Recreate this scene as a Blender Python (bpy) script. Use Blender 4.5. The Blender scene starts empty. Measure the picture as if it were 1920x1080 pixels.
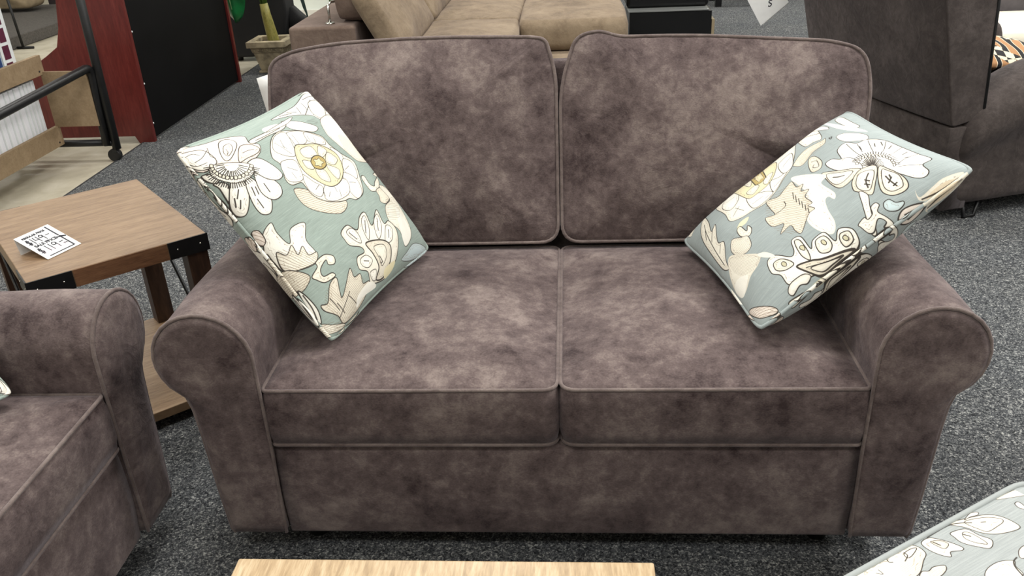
import bpy, bmesh, math, random, json
import numpy as np
from mathutils import Vector, Matrix, noise
D = bpy.data; S = bpy.context.scene; COL = S.collection
random.seed(4)
PI = math.pi
TEX = json.loads(r'''{"L":[["f","P",4,[0,980,30,1000,98,982,140,975,205,970,258,955,305,928,285,888,318,862,290,828,233,810,180,808,58,868,22,860,2,888,0,932]],["f","W",4,[0,978,32,975,82,950,88,910,75,872,28,868,2,902]],["f","W",4,[172,948,220,955,240,930,220,900,140,860,110,865,125,902]],["f","P",3,[172,925,208,925,190,895,142,875,138,895]],["f","P",4,[225,890,280,878,300,845,272,828,205,828,155,830]],["l","K",3,[8,960,38,955,52,935]],["l","K",3,[18,918,50,920,95,940]],["l","K",3,[108,950,82,912,88,892]],["l","K",3,[165,908,158,892,142,882]],["l","K",3,[208,858,240,858,272,850]],["l","K",3,[0,928,15,900,48,892]],["f","W",5,[12,805,15,778,10,732,10,705,32,745,42,780]],["f","W",5,[62,778,12,715,2,655,22,632,62,668,90,712,98,755]],["f","W",5,[103,742,70,662,68,600,103,582,142,618,150,662,140,742]],["f","W",5,[162,752,130,675,152,620,202,618,230,652,220,700,192,745]],["f","W",5,[180,808,248,808,280,748,285,690,240,680,195,715,175,770]],["f","W",5,[5,858,5,828,18,802,38,812,30,838]],["f","W",4,[58,870,182,808,180,768,130,748,70,760,35,802,25,842]],["l","K",5,[140,818,168,795]],["l","K",5,[135,812,155,788]],["l","K",5,[128,810,140,780]],["l","K",5,[122,808,128,775]],["l","K",5,[115,805,112,772]],["l","K",5,[108,805,100,770]],["l","K",5,[103,805,88,772]],["l","K",5,[98,808,75,775]],["l","K",5,[92,810,68,780]],["l","K",5,[88,812,60,788]],["l","K",5,[85,818,52,795]],["l","K",5,[82,820,50,805]],["l","K",5,[82,828,48,815]],["l","K",5,[82,832,48,828]],["l","K",5,[82,838,50,838]],["l","K",5,[85,842,55,850]],["l","K",5,[90,850,62,862]],["f","T",4,[195,785,185,780,178,780,175,785,178,792,188,798,192,795,198,790]],["f","T",4,[178,775,172,772,162,772,160,778,162,785,170,788,178,788,182,782]],["f","T",4,[162,770,155,768,147,768,145,772,147,778,155,782,162,782,165,778]],["f","T",4,[145,768,138,762,130,765,128,770,130,775,138,780,142,778,147,772]],["f","T",4,[125,768,118,762,112,765,110,770,112,775,118,778,125,778,128,772]],["f","T",4,[108,770,103,765,95,768,92,772,95,778,103,782,108,780,110,775]],["f","T",4,[92,775,85,770,80,772,78,778,80,782,85,788,92,785,95,780]],["f","T",4,[78,782,72,780,68,780,65,785,68,790,72,795,78,792,80,788]],["f","T",4,[68,792,62,790,55,790,52,795,55,800,60,805,68,802,68,798]],["f","T",4,[58,805,52,800,48,802,45,808,48,812,52,815,58,815,60,810]],["f","T",4,[52,818,48,812,42,815,40,820,42,825,45,828,52,828,52,822]],["f","T",4,[48,830,42,825,38,828,38,832,38,838,42,840,48,840,50,835]],["f","T",4,[48,842,42,840,38,840,35,845,38,850,42,855,48,852,50,848]],["f","T",4,[50,855,45,852,40,852,38,858,40,862,45,868,50,865,52,862]],["f","T",4,[55,868,50,862,45,865,42,870,45,875,50,880,55,878,58,872]],["l","K",5,[188,780,210,762]],["l","K",5,[180,775,200,758]],["l","K",5,[172,770,190,750]],["l","K",5,[162,765,178,745]],["l","K",5,[155,762,168,742]],["l","K",5,[145,760,155,738]],["l","K",5,[138,758,145,735]],["l","K",5,[128,755,132,732]],["l","K",5,[120,755,122,732]],["l","K",5,[112,755,110,730]],["l","K",5,[103,755,100,732]],["l","K",5,[95,755,90,732]],["l","K",5,[88,758,80,735]],["l","K",5,[80,758,72,738]],["l","K",5,[72,760,62,740]],["l","K",5,[68,765,55,745]],["l","K",5,[62,768,48,750]],["l","K",5,[55,772,42,755]],["l","K",5,[52,778,35,760]],["l","K",5,[48,782,32,768]],["l","K",5,[42,788,28,775]],["l","K",5,[40,792,22,780]],["l","K",5,[38,798,20,790]],["l","K",5,[35,805,18,798]],["l","K",5,[32,810,15,805]],["l","K",5,[32,818,15,812]],["l","K",5,[32,825,15,822]],["l","K",5,[30,830,12,830]],["l","K",5,[32,838,15,840]],["l","K",5,[32,845,15,848]],["l","K",5,[35,852,15,855]],["l","K",5,[35,858,18,865]],["l","K",5,[40,865,20,872]],["l","K",5,[42,870,25,880]],["l","K",6,[60,732,35,705]],["l","K",6,[40,692,22,665]],["l","K",6,[110,712,98,675]],["l","K",6,[95,658,92,615]],["l","K",6,[170,698,165,655]],["l","K",6,[125,705,115,672]],["l","K",6,[28,712,15,680]],["f","T",4,[285,610,272,548,312,482,432,410,518,428,500,465,398,520,352,582]],["h","N",78,[285,610,272,548,312,482,432,410,518,428,500,465,398,520,352,582]],["f","C",5,[370,835,440,870,518,865,605,822,695,758,705,698,740,638,790,572,748,503,680,430,600,418,562,440,520,445,473,460,408,492,365,542,360,592,355,618,292,630,280,668,322,730,315,778]],["f","W",3,[428,860,508,858,485,792,445,735,388,760,360,808]],["f","W",3,[520,852,605,815,572,765,500,772,500,805]],["f","W",3,[610,812,692,748,678,710,622,738,585,768]],["f","W",3,[695,688,740,628,695,592,685,625]],["f","W",3,[728,610,772,568,722,498,678,530,675,572]],["f","W",3,[650,555,708,498,670,432,608,422,600,490]],["f","W",3,[482,552,628,528,592,465,480,465,418,500]],["f","W",3,[398,645,430,595,458,550,400,520,365,575]],["f","W",3,[335,740,418,720,410,665,375,625,305,642,290,675]],["l","K",3,[400,832,432,750]],["l","K",3,[532,830,520,772]],["l","K",3,[640,768,625,740]],["l","K",3,[730,568,685,562]],["l","K",3,[680,485,640,503]],["l","K",3,[520,498,532,525]],["l","K",3,[405,558,448,568]],["l","K",3,[345,708,390,672]],["l","K",3,[478,515,448,500]],["l","K",3,[445,540,428,510]],["l","K",3,[545,500,518,470]],["l","K",3,[442,835,422,790]],["l","K",3,[422,805,432,782]],["l","K",3,[605,790,600,762]],["l","K",3,[348,678,348,645]],["f","Y",5,[488,775,552,758,620,735,675,690,705,638,680,578,620,538,555,525,498,540,455,592,425,652,438,718]],["f","C",3,[498,748,572,740,575,690,522,690,488,712]],["f","C",3,[625,722,655,682,598,665,582,688]],["f","C",3,[652,675,685,625,638,608,602,642]],["f","C",3,[592,625,645,578,590,542,578,598]],["f","C",3,[498,635,550,608,535,552,490,585]],["f","C",3,[462,700,505,675,492,640,455,660]],["f","O",6,[572,622,552,620,530,622,510,632,498,645,498,662,503,675,520,685,540,690,562,688,582,678,595,662,598,648,590,632]],["f","Y",3,[558,640,545,630,530,642,512,650,525,662,528,678,548,670,568,672,568,658,580,642]],["f","W",4,[535,948,660,955,770,960,920,990,990,988,978,938,925,868,1000,832,815,828,778,862,740,885,658,918]],["l","K",5,[742,888,898,945]],["l","K",5,[725,905,752,945]],["l","K",5,[788,868,865,862]],["l","K",5,[600,945,678,930]],["l","K",5,[855,965,980,960,928,920]],["l","K",5,[788,905,810,950]],["l","K",5,[895,908,850,848]],["l","K",5,[662,945,710,922]],["f","C",4,[865,938,998,910,862,828,802,845,800,890]],["f","W",4,[568,915,652,872,725,805,675,790,582,838,555,878]],["h","K",60,[712,860,768,832,728,815,692,840]],["n","C",0,[432,925,528,912,512,875,455,875,418,900]],["f","C",3,[802,830,958,820,950,728,948,635,970,540,835,558,792,628,758,695,748,760]],["h","N",35,[835,725,948,635,970,540,835,558,792,628]],["n","W",0,[820,822,890,815,990,740,825,720,780,765]],["f","C",4,[300,898,432,900,562,895,522,875,402,878,302,875]],["l","K",4,[325,885,412,885,510,888]],["f","W",3,[422,898,520,908,650,912,572,890]],["f","C",5,[750,492,738,448,750,405,822,400,898,442,875,473,1000,470,842,440,795,422,770,445,778,488]],["f","T",4,[790,402,890,392,912,350,798,320,755,342,775,370]],["f","C",4,[848,412,945,355,912,252,868,158,815,105,728,90,745,170,712,242,760,310,848,328]],["n","W",0,[852,280,855,162,808,108,730,95,760,180]],["h","N",70,[795,328,948,310,830,228,725,250]],["f","C",6,[350,340,418,350,458,305,520,345,580,348,568,278,678,325,662,250,708,245,722,180,642,92,580,55,478,32,362,65,365,120,320,158,348,205,410,202,412,230,350,270,342,305]],["f","W",4,[382,325,430,328,448,285,432,245,400,275]],["f","W",4,[520,328,562,335,538,278,488,233,492,285]],["f","W",4,[602,290,662,305,632,248,558,205,558,240]],["f","W",4,[662,235,695,205,638,160,580,172]],["f","W",4,[360,188,415,185,438,147,388,132,352,158]],["f","W",4,[378,108,432,100,410,62,380,70]],["l","K",6,[398,318,420,272]],["l","K",6,[542,318,498,268]],["l","K",6,[638,288,585,240]],["l","K",6,[662,212,625,180]],["l","K",6,[378,172,410,155]],["f","T",9,[458,230,558,198,605,147,565,88,480,42,410,60,460,98,465,168]],["f","C",4,[495,192,562,168,550,120,488,92,490,135]],["l","K",7,[498,138,500,110,485,105]],["n","Y",0,[498,70,598,68,562,38,488,30]],["f","S",3,[665,45,722,60,832,72,965,0,858,0,745,15]],["f","W",4,[0,470,25,530,75,548,68,500,80,435,130,482,210,468,155,405,152,340,118,305,52,320,8,355,2,410,2,452]],["f","C",4,[22,438,42,405,82,425,78,378,118,395,115,350,158,338,122,308,52,322,12,350,8,392]],["h","N",25,[22,438,70,410,150,335,122,308,52,322,8,358]],["f","T",4,[2,362,35,328,62,278,32,252,5,250,0,295,0,335]],["h","N",80,[2,362,35,328,62,278,32,252,5,250,0,295,0,335]],["f","C",5,[68,270,112,288,120,308,182,310,220,280,202,252,168,265,170,288,120,272,112,240,160,228,165,208,103,215,75,248]],["f","T",5,[35,152,65,142,115,195,165,200,145,145,147,118,260,190,262,147,310,138,300,95,352,80,305,42,218,15,105,20,78,70,38,120]],["h","N",20,[50,140,118,192,147,118,258,182,310,122,310,42,105,20]],["l","K",5,[85,55,145,85,195,112]],["l","K",5,[103,112,122,55]],["l","K",5,[182,98,218,40]],["l","K",5,[82,150,100,80]],["n","W",0,[238,68,348,78,402,32,288,42,215,28]],["f","P",4,[0,765,2,720,0,672,0,630,0,640,0,698]],["h","N",60,[0,765,2,720,0,672,0,630,0,640]],["f","C",4,[0,632,0,590,0,528,0,452,0,428,0,498,0,562]],["f","P",4,[5,562,22,550,20,505,5,492,0,522]],["h","N",20,[5,562,22,550,20,505,5,492]],["f","W",4,[5,260,15,210,18,145,5,92,0,122,0,195]],["l","K",4,[8,233,8,168,2,115]],["f","C",3,[2,88,38,55,112,15,72,10,0,35]],["h","N",70,[2,88,112,15,72,10,0,35]]],"R":[["f","C",4,[228,930,285,928,355,925,452,922,550,922,635,925,692,928,655,808,588,698,518,652,438,585,375,562,318,590,260,610,210,655,218,740,212,858]],["f","W",4,[233,818,292,928,340,875,315,778,252,738]],["f","W",4,[345,740,398,688,438,602,380,575,325,610]],["f","W",4,[468,708,520,690,582,708,518,660,442,602]],["f","W",4,[375,925,460,925,518,922,478,925,392,925]],["f","W",4,[545,922,630,922,665,928,595,882,542,925]],["f","W",4,[558,808,635,815,592,702,535,695]],["l","K",3,[265,842,315,832]],["l","K",3,[340,642,395,628]],["l","K",3,[462,645,508,662]],["l","K",3,[410,922,475,922]],["l","K",3,[562,925,628,925]],["l","K",3,[560,752,615,778]],["l","K",3,[235,670,292,710]],["l","K",3,[272,722,290,648]],["l","K",3,[392,598,422,598]],["f","Y",4,[332,972,385,925,462,922,530,925,562,850,512,748,452,700,390,695,342,735]],["f","C",3,[392,922,452,922,465,965,400,818]],["f","C",3,[492,925,542,920,530,988,485,872]],["f","C",3,[478,790,512,772,458,712,445,742]],["f","C",3,[362,782,415,790,422,745,375,722]],["f","O",6,[508,982,480,802,468,778,452,768,438,768,425,780,418,802,435,982,435,955,442,928,455,922,473,925,488,928,500,955]],["f","Y",2,[490,982,470,805,455,805,440,790,438,818,445,982,442,862,455,920,465,882,490,960]],["f","W",5,[675,515,710,515,732,473,758,555,810,578,840,522,882,515,925,440,932,338,935,223,942,147,895,128,885,82,858,65,830,82,810,130,792,188,775,252,740,298,682,385,668,455]],["l","K",4,[732,473,758,435,755,340,742,302]],["l","K",4,[808,562,795,462,788,375]],["l","K",4,[880,500,852,425,838,382]],["l","K",4,[922,428,880,368,858,348]],["l","K",4,[930,325,878,298,855,300]],["l","K",4,[932,218,878,215,842,202]],["l","K",4,[895,128,860,160,830,185]],["l","K",4,[835,512,812,428]],["l","K",6,[882,450,868,420]],["l","K",6,[915,372,890,352]],["l","K",6,[830,485,820,450]],["l","K",6,[918,265,892,255]],["l","K",6,[882,223,898,218]],["l","K",6,[905,438,892,402]],["l","K",5,[765,285,752,330]],["l","K",5,[768,288,760,338]],["l","K",5,[768,288,770,348]],["l","K",5,[770,288,778,352]],["l","K",5,[772,290,785,355]],["l","K",5,[775,290,792,358]],["l","K",5,[778,290,800,358]],["l","K",5,[778,290,805,352]],["l","K",5,[780,288,812,350]],["l","K",5,[780,285,815,342]],["l","K",5,[782,285,820,335]],["l","K",5,[782,282,820,325]],["l","K",5,[782,280,822,315]],["l","K",5,[782,275,820,300]],["l","K",5,[782,272,820,290]],["l","K",5,[780,268,815,275]],["l","K",5,[780,265,812,262]],["l","K",5,[780,262,808,250]],["l","K",5,[778,258,802,238]],["f","C",4,[752,352,748,348,745,352,742,358,745,365,750,370,755,370,755,360]],["f","C",4,[765,362,760,358,755,360,755,368,758,378,762,380,765,378,768,370]],["f","C",4,[778,370,772,365,768,365,768,375,770,382,775,388,778,382,780,378]],["f","C",4,[790,370,785,365,780,368,780,375,782,382,788,388,790,385,792,378]],["f","C",4,[802,368,798,362,792,362,792,372,795,380,800,385,805,382,805,375]],["f","C",4,[812,358,808,352,805,358,802,362,808,372,812,378,815,375,818,370]],["f","C",4,[825,350,820,345,815,345,815,352,818,362,822,368,828,365,828,358]],["f","C",4,[832,335,828,330,825,332,822,338,828,348,832,352,835,350,838,345]],["f","C",4,[840,318,835,312,830,312,830,320,832,330,838,335,842,332,842,325]],["f","C",4,[845,300,840,295,835,295,835,302,838,310,842,315,848,315,848,308]],["f","C",4,[848,280,842,275,838,275,838,282,840,290,845,295,850,295,850,288]],["f","C",4,[848,258,842,255,838,255,838,262,840,270,845,275,850,272,850,268]],["f","C",4,[845,240,840,235,835,235,835,242,838,250,842,252,845,250,848,245]],["f","C",4,[840,220,835,215,830,215,830,223,832,230,838,235,840,233,842,228]],["f","C",4,[832,202,828,198,822,200,822,205,825,212,830,218,835,218,835,210]],["l","K",5,[750,375,745,395]],["l","K",5,[758,380,752,402]],["l","K",5,[765,385,762,408]],["l","K",5,[772,388,772,412]],["l","K",5,[782,390,782,415]],["l","K",5,[790,390,792,412]],["l","K",5,[798,388,802,412]],["l","K",5,[808,385,812,408]],["l","K",5,[815,380,820,400]],["l","K",5,[822,375,830,395]],["l","K",5,[828,365,838,385]],["l","K",5,[835,358,845,375]],["l","K",5,[840,345,850,360]],["l","K",5,[845,335,858,350]],["l","K",5,[848,322,860,335]],["l","K",5,[850,310,862,318]],["l","K",5,[852,298,865,302]],["l","K",5,[852,282,865,288]],["l","K",5,[852,270,865,270]],["l","K",5,[850,255,862,255]],["l","K",5,[848,242,860,240]],["l","K",5,[845,230,855,223]],["l","K",5,[840,218,850,208]],["l","K",5,[835,205,845,195]],["f","T",5,[632,465,672,405,735,308,670,270,620,278,610,340,620,428]],["f","T",5,[735,302,672,265,642,212,650,175,660,142,688,135,782,258]],["f","T",5,[785,250,712,130,712,80,745,60,785,65,805,110,800,195]],["f","C",4,[635,430,668,388,708,325,655,300,622,318,618,375]],["f","C",4,[718,278,675,242,658,200,670,162,695,162,758,242]],["f","C",4,[780,220,728,130,728,90,755,78,780,85,800,135,792,188]],["l","K",8,[640,380,655,355,672,338]],["l","K",8,[735,245,702,210,685,170]],["l","K",8,[702,220,710,198]],["l","K",8,[688,198,698,178]],["l","K",8,[765,170,760,135,760,95]],["l","K",8,[775,147,750,128]],["l","K",8,[770,108,752,103]],["l","K",8,[778,165,770,142]],["f","W",4,[650,182,618,112,590,55,565,10,582,5,608,42,635,90,662,140]],["f","W",4,[632,80,655,85,660,68,638,50,648,20,652,2,638,0,615,5,635,12,620,30,580,10,558,15,552,42,552,55,585,62,592,48,618,55]],["f","S",4,[678,65,700,65,710,42,732,32,725,22,695,18,670,30,665,48]],["f","W",0,[535,610,602,525,630,425,590,398,590,282,568,245,562,285,542,278,518,212,498,125,462,88,435,130,428,223,468,358,522,420]],["f","T",4,[385,565,435,540,482,565,525,582,518,512,545,500,515,460,540,428,505,398,503,330,482,330,490,282,455,275,382,198,368,230,372,292,318,285,360,340,318,378,325,462,365,445,372,503]],["h","N",18,[388,562,518,575,528,473,498,328,385,205,325,300,328,442]],["l","K",5,[365,445,422,445,435,480]],["l","K",5,[488,492,468,442]],["l","K",5,[485,458,465,408]],["l","K",5,[482,420,465,375]],["l","K",5,[480,385,462,342]],["l","K",5,[478,350,462,312]],["l","K",5,[475,318,462,282]],["f","W",5,[198,205,238,202,280,132,305,142,328,198,365,182,360,98,388,125,440,122,448,60,488,90,525,58,515,15,482,2,435,2,332,5,300,15,242,25,202,45,202,95,180,138]],["f","C",5,[212,170,245,160,268,115,268,90,228,98,202,130]],["f","C",5,[332,180,352,170,345,98,328,62,315,103]],["f","C",5,[392,112,430,108,432,62,405,42,375,62]],["f","C",5,[480,70,510,58,500,25,462,22,462,50]],["f","G2",4,[245,110,238,112,233,122,233,132,238,140,245,138,250,128,250,118]],["f","G2",4,[340,112,335,115,330,125,330,135,335,142,342,142,348,132,345,120]],["f","G2",4,[415,72,410,72,405,80,405,90,410,98,418,95,420,88,420,78]],["f","G2",4,[488,35,480,35,475,42,475,50,480,55,488,55,492,48,492,40]],["f","T",9,[272,75,328,58,372,35,482,5,405,2,330,2,300,20]],["f","C",4,[310,38,378,20,435,10,382,8,332,10]],["l","K",4,[298,48,360,25,425,10]],["f","W",4,[182,25,210,42,268,38,290,20,262,10,233,18,190,10]],["n","Y",0,[258,0,280,2,318,2,350,0,340,0,290,0]],["f","C",4,[390,0,435,2,478,0,528,0,562,0,528,0,482,0,438,0,400,0]],["l","K",4,[410,0,462,0,528,0]],["f","C",5,[105,870,150,948,140,812,115,718,152,732,100,610,120,562,70,468,52,412,30,470,38,620,58,758]],["l","K",5,[118,838,88,732,62,592,48,462]],["l","K",5,[128,725,80,660]],["l","K",5,[100,578,70,545]],["l","K",5,[98,778,70,718]],["f","C",3,[48,972,98,955,90,958,40,912,28,982]],["n","Y",0,[198,540,235,580,282,572,255,538,225,538]],["f","C",5,[198,540,223,548,228,482,248,510,252,473,223,438,192,480]],["f","C",4,[152,520,190,475,215,442,198,372,158,358,120,402,115,465]],["h","N",70,[152,520,210,435,198,372,158,358,112,420]],["f","C",0,[58,425,95,448,145,368,195,275,162,238,108,228,52,200,15,225,15,325]],["n","W",0,[50,305,98,250,42,202,15,225,12,302]],["h","N",110,[92,440,190,275,158,242,85,272,60,370]],["n","C",0,[190,288,220,258,238,202,218,212,190,262]],["f","C",4,[710,925,758,930,805,935,798,838,772,738,732,755,695,780]],["l","K",5,[722,930,760,850,790,802]],["f","W",4,[795,930,832,888,840,810,825,790,792,875]],["f","T",3,[600,705,680,745,762,718,782,720,755,678,695,678,618,642,590,685]],["h","N",50,[638,708,762,718,755,678,618,642]],["f","C",4,[900,882,932,898,935,758,935,685,902,682,890,792]],["f","W",3,[815,672,862,665,905,568,882,515,820,585]],["n","W",0,[858,938,878,792,920,658,925,588,885,668,852,785]],["f","T",4,[648,642,680,635,675,550,642,508,610,540]],["l","K",4,[648,608,665,585,648,532,630,555,645,572]],["l","K",6,[792,702,805,698,792,682,792,702]],["f","C",0,[792,40,785,15,845,20,898,25,965,12,950,0,878,0,792,0,788,2,775,12]],["n","Y2",0,[825,10,892,12,932,0,868,0,798,0]],["l","K",4,[785,8,848,2,938,2]],["l","K",4,[790,0,855,0,900,0]],["f","P",4,[705,12,740,10,785,0,762,0,700,0,678,0,672,2]],["l","K",4,[702,2,742,0,760,0,708,0,685,0]],["f","P",4,[585,2,615,2,602,0,580,0]],["f","P",4,[5,130,55,75,108,12,75,8,25,40]],["h","N",60,[5,130,55,75,108,12,75,8,25,40]],["f","C",3,[165,5,220,2,233,0,210,0,158,0]]],"O":[["f","C",5,[1142,-9,1039,-8,885,-5,744,-1,699,24,704,77,751,104,860,151,1027,114,1189,15]],["h","N",10,[801,34,717,61,753,104,852,145,880,97]],["f","C",5,[781,30,733,26,709,37,764,57,792,56]],["f","C",5,[463,3,371,24,272,58,228,108,224,185,264,196,351,169,400,125,424,62]],["f","C",4,[391,38,298,65,247,109,255,131,303,137,368,136,386,104]],["n","T",0,[334,73,285,90,300,112,344,103]],["l","K",6,[336,80,317,89]],["f","W",5,[505,52,430,72,422,129,407,180,456,208,491,178,524,123,519,82]],["f","C",4,[465,81,440,96,436,150,446,185,480,148,489,109]],["l","K",8,[471,90,458,115]],["f","W",5,[662,24,607,23,569,76,549,139,568,152,613,132,640,152,667,116,677,65]],["f","T",4,[625,43,589,56,576,93,616,106,628,74]],["l","K",8,[619,50,612,80]],["f","C",5,[852,167,815,144,788,157,752,152,707,171,731,195,796,202]],["h","N",20,[800,161,715,174,733,194,805,192]],["f","W",4,[591,281,508,277,448,307,471,330,503,380,629,318]],["l","K",8,[421,302,453,310,478,334,497,376]],["f","P",4,[372,280,327,275,339,300,398,321,408,306]],["f","W",5,[97,82,71,82,76,114,90,133,109,112]],["f","C",3,[132,13,-1,18,-62,41,-16,71,68,45]],["l","K",6,[776,25,780,47,817,64]],["l","K",6,[860,-2,876,29,864,40]],["l","K",4,[951,38,956,66,975,46]],["l","K",7,[613,16,457,16,372,59]],["f","C",4,[378,29,315,13,283,28,302,39,339,30]],["f","C",5,[788,367,694,352,648,402,729,437,812,415]],["f","W",5,[998,204,893,210,866,277,960,311,1039,270]]]}''')

# ------------------------------------------------------------------ materials
def new_mat(name):
    m = D.materials.new(name); m.use_nodes = True
    nt = m.node_tree; b = nt.nodes['Principled BSDF']
    return m, nt, b
def lin(c):
    return tuple(((v/255)/12.92 if v/255 <= .04045 else ((v/255+.055)/1.055)**2.4) for v in c) + (1,)
def N(nt, t, **kw):
    n = nt.nodes.new(t)
    for k, v in kw.items():
        if k in n.inputs: n.inputs[k].default_value = v
        else: setattr(n, k, v)
    return n
def coords(nt, scale=(1,1,1), rot=(0,0,0), kind='Object'):
    tc = N(nt, 'ShaderNodeTexCoord'); mp = N(nt, 'ShaderNodeMapping')
    mp.inputs['Scale'].default_value = scale; mp.inputs['Rotation'].default_value = rot
    nt.links.new(tc.outputs[kind], mp.inputs['Vector'])
    return mp.outputs['Vector']
def ramp(nt, fac, stops):
    r = N(nt, 'ShaderNodeValToRGB'); e = r.color_ramp.elements
    while len(e) < len(stops): e.new(.5)
    for el, (p, c) in zip(e, stops): el.position = p; el.color = c if len(c) == 4 else lin(c)
    nt.links.new(fac, r.inputs['Fac']); return r.outputs['Color']
def noise_tex(nt, vec, scale, detail=4, rough=.55, dist=0):
    n = N(nt, 'ShaderNodeTexNoise', Scale=scale, Detail=detail, Roughness=rough, Distortion=dist)
    nt.links.new(vec, n.inputs['Vector']); return n.outputs['Fac']
def mixf(nt, a, b, f):
    m = N(nt, 'ShaderNodeMix'); m.data_type = 'FLOAT'; m.inputs[0].default_value = f
    nt.links.new(a, m.inputs[2]); nt.links.new(b, m.inputs[3]); return m.outputs[0]
def bump(nt, b, h, strength=.2, dist=.01):
    n = N(nt, 'ShaderNodeBump', Strength=strength, Distance=dist)
    nt.links.new(h, n.inputs['Height']); nt.links.new(n.outputs['Normal'], b.inputs['Normal'])
def plain(name, rgb, rough=.5, metal=0, var=.0, scale=30, spec=.5):
    m, nt, b = new_mat(name)
    b.inputs['Roughness'].default_value = rough; b.inputs['Metallic'].default_value = metal
    b.inputs['Specular IOR Level'].default_value = spec
    v = coords(nt); n = noise_tex(nt, v, scale, 3)
    lo = tuple(max(0, c*(1-var)) for c in rgb); hi = tuple(min(255, c*(1+var)) for c in rgb)
    nt.links.new(ramp(nt, n, [(.3, lo), (.7, hi)]), b.inputs['Base Color'])
    return m
def suede(name, dark, mid, light, scale=5, p=(.36,.5,.66), sheen=.25):
    m, nt, b = new_mat(name)
    v = coords(nt)
    a = noise_tex(nt, v, scale*.55, 3, .5, .15); c = noise_tex(nt, v, scale*2.1, 5, .6, .25); g = noise_tex(nt, v, scale*7, 4, .6, .3)
    d = noise_tex(nt, coords(nt, (1, 1, 2.2)), scale*34, 2, .6)
    f = mixf(nt, mixf(nt, mixf(nt, a, c, .46), g, .26), d, .15)
    nt.links.new(ramp(nt, f, [(p[0], dark), (p[1], mid), (p[2], light)]), b.inputs['Base Color'])
    b.inputs['Roughness'].default_value = .82; b.inputs['Specular IOR Level'].default_value = .25
    b.inputs['Sheen Weight'].default_value = sheen; b.inputs['Sheen Roughness'].default_value = .45
    b.inputs['Sheen Tint'].default_value = lin((205,195,200))
    w = noise_tex(nt, coords(nt, (1,1,1)), 16, 3, .5, 1.5)
    bump(nt, b, mixf(nt, w, d, .15), .35, .012)
    return m
def wood(name, dark, mid, light, along, rot, rough=.45):
    m, nt, b = new_mat(name)
    v = coords(nt, along, rot)
    a = noise_tex(nt, v, 6, 6, .6, .6); c = noise_tex(nt, v, 26, 5, .65, .3)
    f = mixf(nt, a, c, .45)
    nt.links.new(ramp(nt, f, [(.33, dark), (.5, mid), (.67, light)]), b.inputs['Base Color'])
    b.inputs['Roughness'].default_value = rough
    bump(nt, b, c, .08, .003)
    return m
def carpet():
    m, nt, b = new_mat('speckled_carpet')
    v = coords(nt)
    a = noise_tex(nt, v, 120, 3, .6, 1.2); c = noise_tex(nt, v, 210, 2, .6, .6); e = noise_tex(nt, v, 3, 3)
    f = mixf(nt, a, c, .4)
    col = ramp(nt, f, [(.37, (28,29,31)), (.46, (72,74,77)), (.54, (104,106,107)), (.64, (190,190,185))])
    mx = N(nt, 'ShaderNodeMix'); mx.data_type = 'RGBA'; mx.blend_type = 'MULTIPLY'; mx.inputs[0].default_value = .35
    nt.links.new(col, mx.inputs[6]); nt.links.new(ramp(nt, e, [(.3, (190,196,206)), (.7, (255,252,248))]), mx.inputs[7])
    nt.links.new(mx.outputs[2], b.inputs['Base Color'])
    b.inputs['Roughness'].default_value = .95; b.inputs['Specular IOR Level'].default_value = .15
    bump(nt, b, f, .9, .012)
    return m
def concrete():
    m, nt, b = new_mat('polished_concrete')
    v = coords(nt)
    a = noise_tex(nt, v, 1.6, 6, .6, 1.0); c = noise_tex(nt, v, 9, 5, .6, .6)
    nt.links.new(ramp(nt, mixf(nt, a, c, .35), [(.33, (150,143,126)), (.5, (184,177,158)), (.66, (206,200,184))]), b.inputs['Base Color'])
    b.inputs['Roughness'].default_value = .38
    return m

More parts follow.
